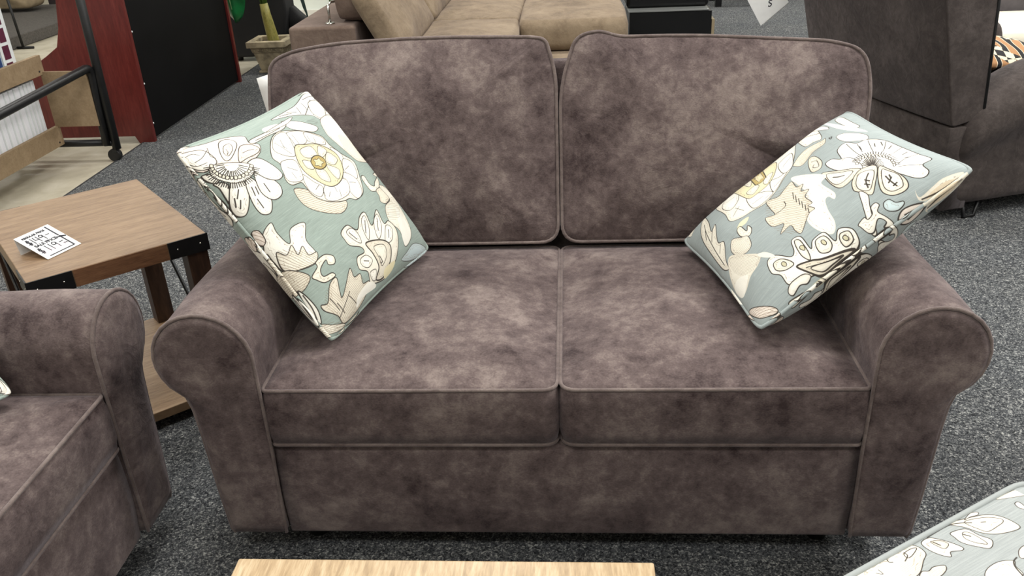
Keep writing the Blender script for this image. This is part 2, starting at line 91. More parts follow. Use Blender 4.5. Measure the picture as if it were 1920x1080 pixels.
# ------------------------------------------------------------------ fabric print drawn in memory
PAL = {'W':(238,235,224),'C':(232,227,212),'Y':(224,215,178),'Y2':(220,204,178),'G':(150,160,130),'G2':(196,190,160),'T':(220,213,196),
       'P':(228,217,206),'B':(150,128,98),'S':(196,212,214),'O':(188,168,108),'K':(48,42,38),'N':(112,92,72)}
def spline(pts, closed, k=7):
    P = np.array(pts, float); n = len(P); out = []
    rng = range(n) if closed else range(n-1)
    for i in rng:
        if closed: a, b, c, d = P[i-1], P[i], P[(i+1) % n], P[(i+2) % n]
        else: a, b, c, d = P[max(i-1,0)], P[i], P[i+1], P[min(i+2,n-1)]
        for t in np.arange(k)/k:
            out.append(.5*((2*b)+(c-a)*t+(2*a-5*b+4*c-d)*t*t+(3*b-a-3*c+d)*t**3))
    if not closed: out.append(P[-1])
    return np.array(out)
def raster(shapes, size, unit, base, streak, seed, offset=0):
    rng = np.random.default_rng(seed)
    img = np.empty((size, size, 3)); img[:] = np.array(base)/255
    yy, xx = np.mgrid[0:size, 0:size]
    # slub weave: broken pale threads running across the cloth
    th = np.repeat(rng.normal(0, 1, (size//2+1, 24)), 2, 0)[:size]
    xs = np.linspace(0, 23, size); i0 = np.minimum(xs.astype(int), 22); fr = xs-i0
    sl = th[:, i0]*(1-fr)+th[:, i0+1]*fr
    sl = np.clip(sl, -1, 2.2)
    if streak == 'v': sl = sl.T
    img += (sl*.022)[..., None]
    sc = size/unit
    def dist_in(poly, x0, x1, y0, y1, closed):
        Y, X = np.mgrid[y0:y1, x0:x1]; X = X+.5; Y = Y+.5
        d = np.full(X.shape, 1e9); ins = np.zeros(X.shape, bool)
        m = len(poly); last = m if closed else m-1
        for i in range(last):
            ax, ay = poly[i]; bx, by = poly[(i+1) % m]
            ex, ey = bx-ax, by-ay; L = ex*ex+ey*ey+1e-9
            t = np.clip(((X-ax)*ex+(Y-ay)*ey)/L, 0, 1)
            d = np.minimum(d, (X-ax-t*ex)**2+(Y-ay-t*ey)**2)
            if closed:
                c = (ay > Y) != (by > Y)
                if c.any(): ins ^= c & (X < ax+(Y-ay)*ex/(ey if abs(ey) > 1e-9 else 1e-9))
        return np.sqrt(d), ins
    def put(x0, x1, y0, y1, a, col):
        s = img[y0:y1, x0:x1]; s += (np.array(col)/255-s)*a[..., None]
    for kind, col, wd, fl in shapes:
        P = (np.array(fl, float).reshape(-1, 2)+offset)*sc
        w = max(1.0, (wd if isinstance(wd, (int, float)) and kind in 'fl' else 3)*.78*sc)
        closed = kind != 'l'
        Q = spline(P, closed)
        x0, y0 = np.maximum(np.floor(Q.min(0)-6).astype(int), 0); x1, y1 = np.minimum(np.ceil(Q.max(0)+6).astype(int), size)
        if x1 <= x0 or y1 <= y0: continue
        d, ins = dist_in(Q, x0, x1, y0, y1, closed)
        if kind in 'fn':
            sd = np.where(ins, -d, d); a = np.clip(.5-sd, 0, 1)
            base_c = np.array(PAL[col])
            put(x0, x1, y0, y1, a, base_c)
            ext = float(min(Q.max(0)-Q.min(0)))
            if kind == 'f' and ext > 26:
                Y, X = np.mgrid[y0:y1, x0:x1]
                wv = np.sin(X*.11+seed)+np.sin(Y*.13+X*.05)+np.sin(Y*.31-X*.23)*.6
                put(x0, x1, y0, y1, np.clip(1-d/15, 0, 1)*ins*.16, PAL['N'])
                if ext > 50: put(x0, x1, y0, y1, np.clip(1.4-np.abs(d-13-wv*2.2), 0, 1)*ins*np.clip(wv+.7, 0, 1)*.6, PAL['N'])
                if ext > 80: put(x0, x1, y0, y1, np.clip(1.2-np.abs(d-26-wv*4), 0, 1)*ins*np.clip(.5-wv, 0, 1)*.5, PAL['N'])
            if wd and kind == 'f':
                put(x0, x1, y0, y1, np.clip(w*.5+.5-d, 0, 1)*.9, PAL['K'])
        elif kind == 'l':
            put(x0, x1, y0, y1, np.clip(w*.5+.5-d, 0, 1)*.85, PAL[col])
        else:
            Y, X = np.mgrid[y0:y1, x0:x1]; a = math.radians(wd)
            u = X*math.cos(a)+Y*math.sin(a)+1.2*np.sin(Y*.09+X*.07)
            per = 9*sc*1.024
            s = np.abs((u/per) % 1-.5)*2
            put(x0, x1, y0, y1, np.clip((s-.72)*4, 0, 1)*ins*.7, PAL[col])
    # faint weave over everything, so the print looks like cloth
    img *= (1+rng.normal(0, .018, (size, size)))[..., None]
    return np.clip(img, 0, 1)
def print_mat(name, img, gain=1.0):
    size = img.shape[0]
    im = D.images.new(name, size, size, alpha=False)
    px = np.ones((size, size, 4), np.float32); px[..., :3] = np.clip(img*gain, 0, 1)
    im.pixels.foreach_set(px.ravel()); im.update(); im.pack()
    m, nt, b = new_mat(name)
    t = N(nt, 'ShaderNodeTexImage'); t.image = im
    uv = N(nt, 'ShaderNodeUVMap'); uv.uv_map = 'UVMap'
    nt.links.new(uv.outputs['UV'], t.inputs['Vector']); nt.links.new(t.outputs['Color'], b.inputs['Base Color'])
    b.inputs['Roughness'].default_value = .85; b.inputs['Specular IOR Level'].default_value = .2
    b.inputs['Sheen Weight'].default_value = .08
    w = noise_tex(nt, coords(nt), 14, 3, .5, 1.0)
    bump(nt, b, w, .35, .01)
    return m

M = {}
M['suede'] = suede('brown_suede', (50,38,38), (95,82,80), (136,123,117), 7, (.375,.505,.64))
M['suede_pipe'] = suede('brown_suede_piping', (76,64,61), (103,91,87), (134,121,115), 9, sheen=.4)
M['tan_suede'] = suede('tan_microfibre', (94,80,64), (126,110,90), (148,132,110), 4, sheen=.15)
M['mauve_suede'] = suede('mauve_brown_microfibre', (86,70,62), (108,92,82), (124,108,96), 4, sheen=.15)
M['dark_leather'] = suede('charcoal_brown_leather', (44,38,36), (62,55,52), (84,76,73), 8, (.38,.5,.64), .2)
M['table_wood'] = wood('weathered_oak_veneer', (116,88,62), (150,121,90), (172,145,112), (1.2,9,1), (0,0,math.radians(-41.6)))
M['table_edge'] = wood('oak_veneer_edge', (84,54,36), (112,78,54), (134,98,70), (1.5,1.5,14), (0,0,math.radians(-41.6)))
M['leg_wood'] = wood('dark_oak', (40,26,19), (62,42,30), (82,58,43), (9,9,1.2), (0,0,0))
M['coffee_wood'] = wood('pale_oak_veneer', (142,118,88), (178,153,119), (205,184,152), (11,1.2,1), (0,0,0), .3)
M['black_metal'] = plain('black_metal', (22,22,23), .45, .3, .15)
M['black_tube'] = plain('black_tube', (24,24,25), .4, .2, .15)
M['black_gloss'] = plain('black_lacquer', (10,10,11), .25, 0, .2)
M['black_board'] = plain('black_back_board', (9,9,10), .6, 0, .3, 3, .12)
M['black_cloth'] = plain('black_cloth', (15,15,16), .8, 0, .2, 8)
M['black_plastic'] = plain('black_plastic', (18,18,19), .5)
M['chrome'] = plain('chrome', (210,210,205), .15, 1)
M['mahogany'] = wood('mahogany_laminate', (76,24,22), (94,33,30), (110,46,41), (5,5,.7), (0,0,0), .35)
M['mdf'] = wood('raw_fibreboard', (126,106,80), (142,121,93), (155,134,106), (3,3,3), (0,0,0), .7)
M['paper'] = plain('white_paper', (232,232,230), .7, 0, .015)
M['paper_pink'] = plain('pink_paper', (238,220,226), .7, 0, .02)
M['ink'] = plain('black_ink', (40,40,50), .7)
M['pages'] = wood('book_pages', (190,190,196), (216,216,220), (232,232,234), (1,60,1), (0,0,0), .8)
M['white_card'] = plain('white_card', (222,226,226), .6, 0, .02)
M['maroon'] = plain('maroon_print', (84,26,52), .6, 0, .1)
M['pale_blue'] = plain('pale_blue_cover', (190,208,224), .5, 0, .08, 8)
M['navy'] = plain('navy_print', (36,62,112), .5, 0, .05)
M['grey_felt'] = plain('grey_carpeting', (78,74,70), .9, 0, .15, 60)
M['bag'] = plain('brown_sacking', (150,134,108), .8, 0, .18, 7)
M['dark_brown'] = plain('dark_brown_board', (52,44,46), .7, 0, .12)
M['white_paint'] = plain('white_paint', (224,230,222), .6, 0, .02, 4)
M['wall_paint'] = plain('wall_paint', (210,208,200), .8, 0, .02, 3)
M['ceiling_tile'] = plain('ceiling_tile', (225,225,220), .9, 0, .03, 20)
M['cream'] = plain('cream_upholstery', (226,219,200), .8, 0, .05, 8)
M['grey_cloth'] = plain('grey_upholstery', (98,92,92), .85, 0, .1, 12)
M['stone'] = plain('cast_stone', (158,146,120), .8, 0, .2, 18)
M['soil'] = plain('potting_soil', (70,58,44), .9, 0, .3, 60)
M['trunk'] = wood('green_cane', (92,92,38), (140,134,66), (166,156,90), (6,6,2), (0,0,0), .5)
M['leaf'] = plain('glossy_leaf', (16,92,48), .28, 0, .3, 8)
M['leaf_rib'] = plain('leaf_midrib', (120,160,110), .5, 0, .1)
M['strap_leaf'] = plain('dark_strap_leaf', (44,62,58), .4, 0, .2, 10)
M['green_blade'] = plain('green_blade', (60,88,30), .45, 0, .3, 20)
M['carpet'] = carpet(); M['concrete'] = concrete()
M['edge_strip'] = plain('dark_edge_strip', (40,40,42), .7)

BASE = (148,161,153)
M['print_left'] = print_mat('floral_print_left', raster(TEX['L'], 1280, 1000, BASE, 'h', 1))
M['print_right'] = print_mat('floral_print_right', raster(TEX['R'], 1280, 1000, (152,161,160), 'h', 2))
ott = list(TEX['O'])
for dx, dy in ((-120, 760), (620, 500), (420, 1150), (-560, 520), (1250, 300), (1150, 900)):
    ott += [[k, c, w, [v+(dx if i % 2 == 0 else dy) for i, v in enumerate(p)]] for k, c, w, p in TEX['O']]
M['print_ottoman'] = print_mat('floral_print_ottoman', raster(ott, 1400, 2000, (158,163,162), 'h', 3))

# ------------------------------------------------------------------ object helpers
def tag(o, label=None, cat=None, group=None, kind=None):
    if label: o['label'] = label
    if cat: o['category'] = cat
    if group: o['group'] = group
    if kind: o['kind'] = kind
    return o
def thing(name, label, cat, loc=(0,0,0), rz=0, group=None):
    o = D.objects.new(name, None); COL.objects.link(o); o.empty_display_size = .1
    o.location = loc; o.rotation_euler = (0, 0, rz)
    return tag(o, label, cat, group)
def obj(name, bm, mat, parent=None, smooth=True, bevel=0, seg=2, label=None):
    bmesh.ops.recalc_face_normals(bm, faces=bm.faces)
    me = D.meshes.new(name); bm.to_mesh(me); bm.free()
    me.materials.append(mat if not isinstance(mat, str) else M[mat])
    for p in me.polygons: p.use_smooth = smooth
    o = D.objects.new(name, me); COL.objects.link(o)
    if parent: o.parent = parent
    if bevel:
        md = o.modifiers.new('bevel', 'BEVEL'); md.width = bevel; md.segments = seg; md.limit_method = 'ANGLE'; md.angle_limit = .6
        if smooth:
            md.harden_normals = True
    if label: o['label'] = label
    return o
def add_box(bm, c, s, rot=None):
    r = bmesh.ops.create_cube(bm, size=1)
    m = Matrix.Translation(c) @ (rot.to_4x4() if rot else Matrix.Identity(4)) @ Matrix.Diagonal((*s, 1))
    bmesh.ops.transform(bm, matrix=m, verts=r['verts']); return r['verts']
def box(x0, x1, y0, y1, z0, z1):
    bm = bmesh.new(); add_box(bm, ((x0+x1)/2, (y0+y1)/2, (z0+z1)/2), (x1-x0, y1-y0, z1-z0)); return bm
def add_tube(bm, pts, r, closed=False, seg=8, cap=True, r2=None):
    pts = [Vector(p) for p in pts]; n = len(pts); rings = []; prev = None
    for i, p in enumerate(pts):
        a = pts[i-1] if (i > 0 or closed) else p; b = pts[(i+1) % n] if (i < n-1 or closed) else p
        t = (b-a); t = t.normalized() if t.length > 1e-9 else Vector((0,0,1))
        if prev is None:
            prev = t.orthogonal().normalized()
        prev = (prev-t*prev.dot(t)); prev = prev.normalized() if prev.length > 1e-6 else t.orthogonal().normalized()
        q = t.cross(prev)
        rr = r if r2 is None else r+(r2-r)*i/max(1, n-1)
        rings.append([bm.verts.new(p+(prev*math.cos(2*PI*k/seg)+q*math.sin(2*PI*k/seg))*rr) for k in range(seg)])
    for i in range(n if closed else n-1):
        A, B = rings[i], rings[(i+1) % n]
        sh = 0
        if closed and i == n-1:
            sh = min(range(seg), key=lambda s: sum((A[k].co-B[(k+s) % seg].co).length for k in range(seg)))
        for k in range(seg):
            bm.faces.new((A[k], A[(k+1) % seg], B[(k+1+sh) % seg], B[(k+sh) % seg]))
    if cap and not closed:
        bm.faces.new(rings[0][::-1]); bm.faces.new(rings[-1])
def tube(pts, r, closed=False, seg=8, r2=None):
    bm = bmesh.new(); add_tube(bm, pts, r, closed, seg, True, r2); return bm
def prism(pts, axis, a0, a1):
    """polygon pts in the two other axes, extruded along axis from a0 to a1"""
    bm = bmesh.new()
    def mk(p, a):
        return {'x': (a, p[0], p[1]), 'y': (p[0], a, p[1]), 'z': (p[0], p[1], a)}[axis]
    A = [bm.verts.new(mk(p, a0)) for p in pts]; B = [bm.verts.new(mk(p, a1)) for p in pts]
    bm.faces.new(A); bm.faces.new(B[::-1]); n = len(pts)
    for i in range(n): bm.faces.new((A[i], A[(i+1) % n], B[(i+1) % n], B[i]))
    return bm
def round_poly(pts, rad, k=6):
    """round the corners; rad: one radius per corner"""
    out = []; n = len(pts)
    for i in range(n):
        p = Vector(pts[i]); a = Vector(pts[i-1])-p; b = Vector(pts[(i+1) % n])-p
        r = min(rad[i], a.length*.48, b.length*.48)
        if r < 1e-4: out.append(tuple(p)); continue
        s = p+a.normalized()*r; e = p+b.normalized()*r
        for j in range(k+1):
            t = j/k; out.append(tuple(s*(1-t)**2+p*2*t*(1-t)+e*t*t))
    return out
def resample(pts, step):
    P = [Vector(p) for p in pts]; out = []; n = len(P)
    for i in range(n):
        a, b = P[i], P[(i+1) % n]; m = max(1, int((b-a).length/step))
        for j in range(m): out.append(a.lerp(b, j/m))
    return out
def puff(outline, half, dome, centre, xf, wob=.003, seed=0, rings=12, dome_back=None, pw=2.6, side=.006, gather=0):
    """cushion: closed 2-D outline, boxing of 2*half, both faces domed; xf maps (u,v,w) to 3-D. returns bmesh + two piping loops"""
    bm = bmesh.new(); n = len(outline); c = Vector(centre)
    db = dome if dome_back is None else dome_back
    sd = Vector((seed*7.1, seed*3.3, seed*1.7))
    def P(q, w, k):
        v = Vector(xf(q.x, q.y, w))
        if k > 0:
            v = v+Vector(xf(0, 0, 1)).__sub__(Vector(xf(0, 0, 0)))*(noise.noise(v*5+sd)*wob*k+noise.noise(v*14+sd)*wob*.35*k)
        return v
    def face(sign, dm):
        R = []
        for r in range(rings):
            t = (r/rings)**1.25; ring = []
            for i in range(n):
                o = outline[i]; q = o.lerp(c, t)
                h = half+dm*(1-(1-t)**pw)
                if gather and sign > 0:
                    h += gather*math.sin(i*2.1+3*math.sin(i*.37))*t*math.exp(-t*9)*6
                ring.append(bm.verts.new(P(q, sign*h, min(1, t*4))))
            R.append(ring)
        cv = bm.verts.new(P(c, sign*(half+dm), 1))
        for r in range(rings-1):
            for i in range(n): bm.faces.new((R[r][i], R[r][(i+1) % n], R[r+1][(i+1) % n], R[r+1][i]))
        for i in range(n): bm.faces.new((R[-1][i], R[-1][(i+1) % n], cv))
        return R[0]
    A = face(1, dome); B = face(-1, db)
    # boxing with a soft outward bulge
    prev = A
    for w in (.5, -.5):
        ring = []
        for i in range(n):
            o = outline[i]; d = (o-c); d = d.normalized()
            ring.append(bm.verts.new(xf(o.x+d.x*side, o.y+d.y*side, w*half)))
        for i in range(n): bm.faces.new((prev[i], prev[(i+1) % n], ring[(i+1) % n], ring[i]))
        prev = ring
    for i in range(n): bm.faces.new((prev[i], prev[(i+1) % n], B[(i+1) % n], B[i]))
    loops = [[Vector(xf(o.x, o.y, s*half)) for o in outline] for s in (1, -1)]
    return bm, loops
def cushion(name, parent, mat, pmat, pr, *a, label=None, **kw):
    bm, loops = puff(*a, **kw)
    o = obj(name, bm, mat, parent, label=label)
    if pr:
        b2 = bmesh.new()
        for l in loops: add_tube(b2, l, pr, True, 8)
        obj('piping', b2, pmat, o)
    return o
def text_mesh(name, body, size, mat, parent, mtx, bold=0.0, shear=0):
    cu = D.curves.new(name, 'FONT'); cu.body = body; cu.size = size; cu.align_x = 'CENTER'; cu.align_y = 'CENTER'
    cu.offset = bold; cu.shear = shear; cu.extrude = .0002
    t = D.objects.new(name, cu); COL.objects.link(t)
    dg = bpy.context.evaluated_depsgraph_get(); dg.update()
    me = D.meshes.new_from_object(t.evaluated_get(dg)); D.objects.remove(t); D.curves.remove(cu)
    me.name = name; me.transform(mtx); me.materials.clear(); me.materials.append(M[mat])
    o = D.objects.new(name, me); COL.objects.link(o); o.parent = parent
    return o

# ------------------------------------------------------------------ camera (solved from the photograph's vanishing points)
cam = D.objects.new('camera', D.cameras.new('camera')); COL.objects.link(cam); S.camera = cam
cam.data.sensor_width = 36; cam.data.lens = 30.019; cam.data.clip_start = .05
Rv, Uv, Fv = Vector((.9975, .056484, -.04246)), Vector((.012447, .451031, .892422)), Vector((-.069559, .890719, -.4492))
mm = Matrix((Rv, Uv, -Fv)).transposed().to_4x4(); mm.translation = (.02753, -1.40693, 1.39385); cam.matrix_world = mm

# ------------------------------------------------------------------ the setting
def struct(name, bm, mat, smooth=False):
    o = obj(name, bm, mat, None, smooth); o['kind'] = 'structure'; return o
struct('floor', box(-9, 9, -6, 11, -.1, -.004), 'concrete')
struct('floor_carpet', box(-2.45, 9, -6, 9.5, -.0035, .004), 'carpet')
struct('trim_1', box(-2.462, -2.4505, -6, 9.5, -.0035, .0045), 'edge_strip')
struct('wall_back', box(-9, 9, 11, 11.1, -.05, 3.2), 'wall_paint')
struct('wall_left', box(-9.1, -9, -6, 11, -.05, 3.2), 'wall_paint')
struct('wall_right', box(9, 9.1, -6, 11, -.05, 3.2), 'wall_paint')
struct('wall_front', box(-9, 9, -6.1, -6, -.05, 3.2), 'wall_paint')
struct('ceiling', box(-9.1, 9.1, -6.1, 11.1, 3.2, 3.3), 'ceiling_tile')
pw = box(-3.5, -1.3, 7.74, 7.84, -.004, 2.4)
struct('wall_partition', pw, 'white_paint')
struct('baseboard_partition', box(-3.5, -1.3, 7.72, 7.739, -.004, .07), 'wall_paint')

# ------------------------------------------------------------------ rolled-arm sofas
def arm_profile():
    """outline of the rolled arm seen from the front, x outwards from the inner side"""
    pts = [(.004, .092), (0, .3), (0, .50)]
    cx, cz, r = .1, .535, .1
    for a in range(172, -52, -14):
        pts.append((cx+r*math.cos(math.radians(a)), cz+r*math.sin(math.radians(a))))
    pts += [(.152, .45), (.144, .42), (.139, .36), (.131, .2), (.124, .105), (.118, .092)]
    return pts
def rolled_sofa(root, w, ncush, wide_back=True):
    suede_, pipe = 'suede', 'suede_pipe'
    # base with a softly bowed front rail
    pro = round_poly([(.016, .072), (.004, .19), (.010, .317), (.75, .317), (.75, .072)], [.012, .1, .02, .01, .01], 4)
    bm = bmesh.new(); nx = 24; rows = []
    for i in range(nx+1):
        x = -w+2*w*i/nx; rows.append([bm.verts.new((x, y, z)) for y, z in pro])
    n = len(pro)
    for i in range(nx):
        for k in range(n): bm.faces.new((rows[i][k], rows[i][(k+1) % n], rows[i+1][(k+1) % n], rows[i+1][k]))
    bm.faces.new(rows[0]); bm.faces.new(rows[-1][::-1])
    obj('base_rail', bm, suede_, root)
    # back frame
    wb = w+.13
    obj('back_frame', prism([(.762, .07), (.80, .44), (.925, .90), (.985, .90), (1.0, .5), (.98, .07)], 'x', -wb, wb), suede_, root, bevel=.02, seg=3)
    prof = arm_profile()
    for s in (-1, 1):
        # arm body
        pr = resample(prof, .03); bm = bmesh.new(); ys = [.0, .012]+[.06+.7*k/12 for k in range(13)]
        rows = []
        for y in ys:
            k = 1.0; row = []
            for p in pr:
                x = p.x; z = p.y
                if y == 0: x = .07+(x-.07)*.985; z = .35+(z-.35)*.985
                e = noise.noise(Vector((x*6+s*9, y*4, z*6)))*.004*min(1, y*8)
                row.append(bm.verts.new((s*(w+x+(e if x > .05 else 0)), y, z+e)))
            rows.append(row)
        n = len(pr)
        for i in range(len(rows)-1):
            for k in range(n): bm.faces.new((rows[i][k], rows[i][(k+1) % n], rows[i+1][(k+1) % n], rows[i+1][k]))
        bm.faces.new(rows[-1])
        arm = obj('arm', bm, suede_, root)
        # front panel of the arm, slightly padded
        pan = resample(round_poly([(p[0], p[1]) for p in prof], [.006]*len(prof), 2), .018)
        pan = [Vector((.07+(p.x-.07)*.975, .36+(p.y-.36)*.985)) for p in pan]
        bm, loops = puff(pan, .004, .010, (.07, .40), lambda u, v, q: (s*(w+u), -.004-q, v), wob=.002, seed=s+3, rings=8, dome_back=0, side=0)
        obj('arm_front', bm, suede_, arm)
        rp = resample(prof[-1:]+prof[:-1], .02); k0 = max(range(len(rp)), key=lambda q: (rp[q].y < .0925 and rp[q].x < .006)*1000-q)
        rp = [p for p in rp if not (p.y < .0921 and .006 < p.x < .116)]; k0 = min(range(len(rp)), key=lambda q: rp[q].x+rp[q].y*10); rp = rp[k0:]+rp[:k0]
        obj('piping', tube([(s*(w+p.x), -.004, p.y) for p in rp], .0042), pipe, arm)
    # seat cushions
    gap = .003
    cw = 2*w/ncush
    for i in range(ncush):
        x0 = -w+cw*i+(gap if i else .002); x1 = -w+cw*(i+1)-(gap if i < ncush-1 else .002)
        rl = .035 if i else .014; rr = .035 if i < ncush-1 else .014
        ol = resample(round_poly([(x0, .0), (x1, .0), (x1, .69), (x0, .69)], [rl, rr, .03, .03]), .02)
        cushion('seat_cushion', root, suede_, pipe, .0040, ol, .066, .034, ((x0+x1)/2, .35), lambda u, v, q: (u, v, .392+q), wob=.005, seed=i+1, dome_back=.0, pw=2.8, side=.007)
    # back cushions: wider than the seat, notched over the arms
    th = math.radians(15.5); ct, st = math.cos(th), math.sin(th)
    for i in range(ncush):
        zb = .464
        def xf(u, v, q): return (u, .735+v*st-q*ct, zb+v*ct+q*st)
        lx = -w+cw*i; rx = lx+cw
        first, last = i == 0, i == ncush-1
        side = []
        L = lx+(.005); Rr = rx-(.005)
        Lo = -(w+.157) if (first and wide_back) else L; Ro = (w+.180) if (last and wide_back) else Rr
        T = .530
        pts = [(L, 0, .05), (Rr, 0, .05)]
        if last and wide_back: pts += [(Rr, .185, .02), (Ro-.014, .20, .04), (Ro, .38, .10), (Ro-.018, .467, .06), (Ro-.10, .492, .06), (w*.57, .516, .2)]
        else: pts += [(Rr-.0, T-.10, .06), (Rr-.025, T-.012, .05), (Rr-.06, T-.006, .03)]
        pts += [((L*.75+Rr*.25), T-.012, .1)] if (last and wide_back) else [((L*.55+Rr*.45), T+.002, .2)]
        if first and wide_back: pts += [(Lo+.185, T-.006, .06), (Lo+.07, .507, .06), (Lo+.010, .482, .035), (Lo, .36, .10), (Lo+.012, .20, .04), (L, .185, .02)]
        else: pts += [(L+.10, T+.005, .08), (L+.04, T-.008, .06), (L, T-.13, .08)]
        ol = resample(round_poly([(a, b) for a, b, r in pts], [r for a, b, r in pts]), .02)
        cx = ((L+Rr)/2+(Lo+Ro)/2)/2
        cushion('back_cushion', root, suede_, pipe, .0045, ol, .072, .048, (cx, .30), xf, wob=.007, seed=i+5, dome_back=.0, pw=2.4, side=.004, gather=.0045)
    for sx in (-1, 1):
        for y in (.10, .88):
            bm = bmesh.new(); bmesh.ops.create_cone(bm, cap_ends=True, segments=16, radius1=.022, radius2=.028, depth=.066, matrix=Matrix.Translation((sx*(w-.03), y, .037)))
            obj('foot', bm, 'black_plastic', root)

love = thing('loveseat', 'mottled brown suede two-seat loveseat with rolled arms and two floral pillows', 'loveseat')
rolled_sofa(love, .6, 2)
arm_chair = thing('armchair', 'matching brown suede armchair cut off by the left edge, beside the end table', 'armchair', (-.922, -.008-.33, 0), PI/2)
rolled_sofa(arm_chair, .33, 1, False)

# ------------------------------------------------------------------ floral pillows
def throw_pillow(label, c, ex, ey, ez, size, mat, hf=.062, hb=.08, group=None):
    root = thing('throw_pillow', label, 'pillow', (0,0,0), 0, group)
    c, ex, ey, ez = map(Vector, (c, ex, ey, ez)); h = size/2; n = 56; pin = .055
    def xy(a, b):
        k = 1-.035*(a*a*b*b)**5
        return a*k*(1-pin*(1-b*b)*abs(a)), b*k*(1-pin*(1-a*a)*abs(b))
    def P(a, b, s):
        x, y = xy(a, b); z = s*(hf if s > 0 else hb)*(max(0, (1-a**4)*(1-b**4)))**.6
        v = c+ex*(x*h)+ey*(y*h)+ez*z
        e = max(0, (1-a*a)*(1-b*b))**.5
        return v+ez*(s*(noise.noise(v*9)*.006+noise.noise(v*22)*.0025)*e)
    bm = bmesh.new(); uvl = bm.loops.layers.uv.new('UVMap')
    def g(i): return math.sin((i/n*2-1)*PI/2)
    grids = {}
    for s in (1, -1):
        G = []
        for j in range(n+1):
            row = []
            for i in range(n+1):
                edge = i in (0, n) or j in (0, n)
                if s < 0 and edge: row.append(grids[1][j][i])
                else: row.append(bm.verts.new(P(g(i), g(j), s)))
            G.append(row)
        grids[s] = G
        for j in range(n):
            for i in range(n):
                ids = [(i, j), (i+1, j), (i+1, j+1), (i, j+1)]
                if s < 0: ids = ids[::-1]
                try: f = bm.faces.new([G[b][a] for a, b in ids])
                except ValueError: continue
                for l, (a, b) in zip(f.loops, ids):
                    u = (g(a)+1)/2; l[uvl].uv = (u, (g(b)+1)/2)
    cov = obj('cover', bm, mat, root)
    loop = []
    for i in range(n): loop.append(P(g(i), -1, 1))
    for i in range(n): loop.append(P(1, g(i), 1))
    for i in range(n): loop.append(P(-g(i), 1, 1))
    for i in range(n): loop.append(P(-1, -g(i), 1))
    bm = bmesh.new(); add_tube(bm, loop, .0042, True, 8)
    uvl = bm.loops.layers.uv.new('UVMap'); per = len(loop)
    for f in bm.faces:
        for l in f.loops:
            q = l.vert.co-c; l[uvl].uv = (.5+.5*q.dot(ex)/h, .5+.5*q.dot(ey)/h)
    obj('piping', bm, mat, root)
    return root
throw_pillow('grey-green floral throw pillow leaning on the arm nearest the end table', (-.5512,.4024,.6986), (.2804,.9599,.0026), (-.5744,.1656,.8017), (.7691,-.2263,.5977), .5019, 'print_left')
throw_pillow('grey-blue floral throw pillow lying tilted over the arm farther from the end table', (.5542,.397,.6682), (.7819,.1676,.6004), (-.1825,.9825,-.0365), (-.5961,-.081,.7988), .5071, 'print_right')
K = Vector((-1.055, -.075, .505)); dg_ = Vector((-.80, -.30, .42)).normalized(); nn = Vector((.45, -.25, .86)); nn = (nn-dg_*nn.dot(dg_)).normalized(); tt = nn.cross(dg_)
sz = .42; ctr = K+dg_*(sz/2*1.414)
e1 = (-dg_+tt).normalized(); e2 = nn.cross(e1)
throw_pillow('corner of a floral pillow on the armchair seat, at the left edge', ctr+Vector((0,0,.0)), e1, e2, nn, sz, 'print_left', .05, .05)

# ------------------------------------------------------------------ end table (rotated) with price card
FR, BR, FL = Vector((-.944,.641)), Vector((-1.336,1.092)), Vector((-1.271,.351))
tu = (FL-FR).normalized(); tv = Vector((tu.y, -tu.x))
if tv.dot(BR-FR) < 0: tv = -tv
TW, TD, TH = .44, .60, .538
rz = math.atan2(-tu.y, -tu.x)            # local x from the left end to the right end
base = FR+tu*TW/2+tv*TD/2
et = thing('end_table', 'square brown wood end table with black corner brackets between armchair and loveseat', 'table', (base.x, base.y, 0), rz)
hx, hy = TW/2, TD/2
def mat_local(name, src):
    return M[src]
top = obj('table_top', box(-hx, hx, -hy, hy, TH-.047, TH), wood('end_table_top_wood', (100,76,53), (130,105,79), (149,124,97), (1.1,8,1), (0,0,0)), et, False, .002, 2)
obj('front_edge_band', box(-hx+.105, hx-.105, -hy-.0015, -hy+.002, TH-.0465, TH-.0015), 'table_edge', et, False, label='reddish brown edge of the table top')
for sx in (-1, 1):
    for sy in (-1, 1):
        bm = bmesh.new()
        add_box(bm, (sx*(hx-.05), sy*(hy+.0008), TH-.0242), (.106, .004, .047)); add_box(bm, (sx*(hx+.0008), sy*(hy-.05), TH-.0242), (.004, .106, .047))
        br = obj('corner_bracket', bm, 'black_metal', et, False, label='black metal corner bracket')
        for k in (.02, .08):
            for q in ((sx*(hx-k), sy*(hy+.002), TH-.024), (sx*(hx+.002), sy*(hy-k), TH-.024)):
                bm = bmesh.new(); bmesh.ops.create_uvsphere(bm, u_segments=8, v_segments=5, radius=.0028, matrix=Matrix.Translation(q)); obj('screw', bm, 'chrome', br)
        obj('leg', box(sx*(hx-.03)-.028, sx*(hx-.03)+.028, sy*(hy-.035)-.028, sy*(hy-.035)+.028, .0045, TH-.047), 'leg_wood', et, False, .002)
obj('shelf', box(-hx+.002, hx-.002, -hy+.008, hy-.008, .035, .062), wood('end_table_shelf_wood', (104,78,54), (138,111,82), (158,132,102), (1.1,8,1), (0,0,0)), et, False, .002)
for sx in (-1, 1):
    x = sx*(hx-.012)
    obj('cross_brace', tube([(x, -hy+.05, .08), (x, hy-.06, TH-.06)], .005), 'black_metal', et)
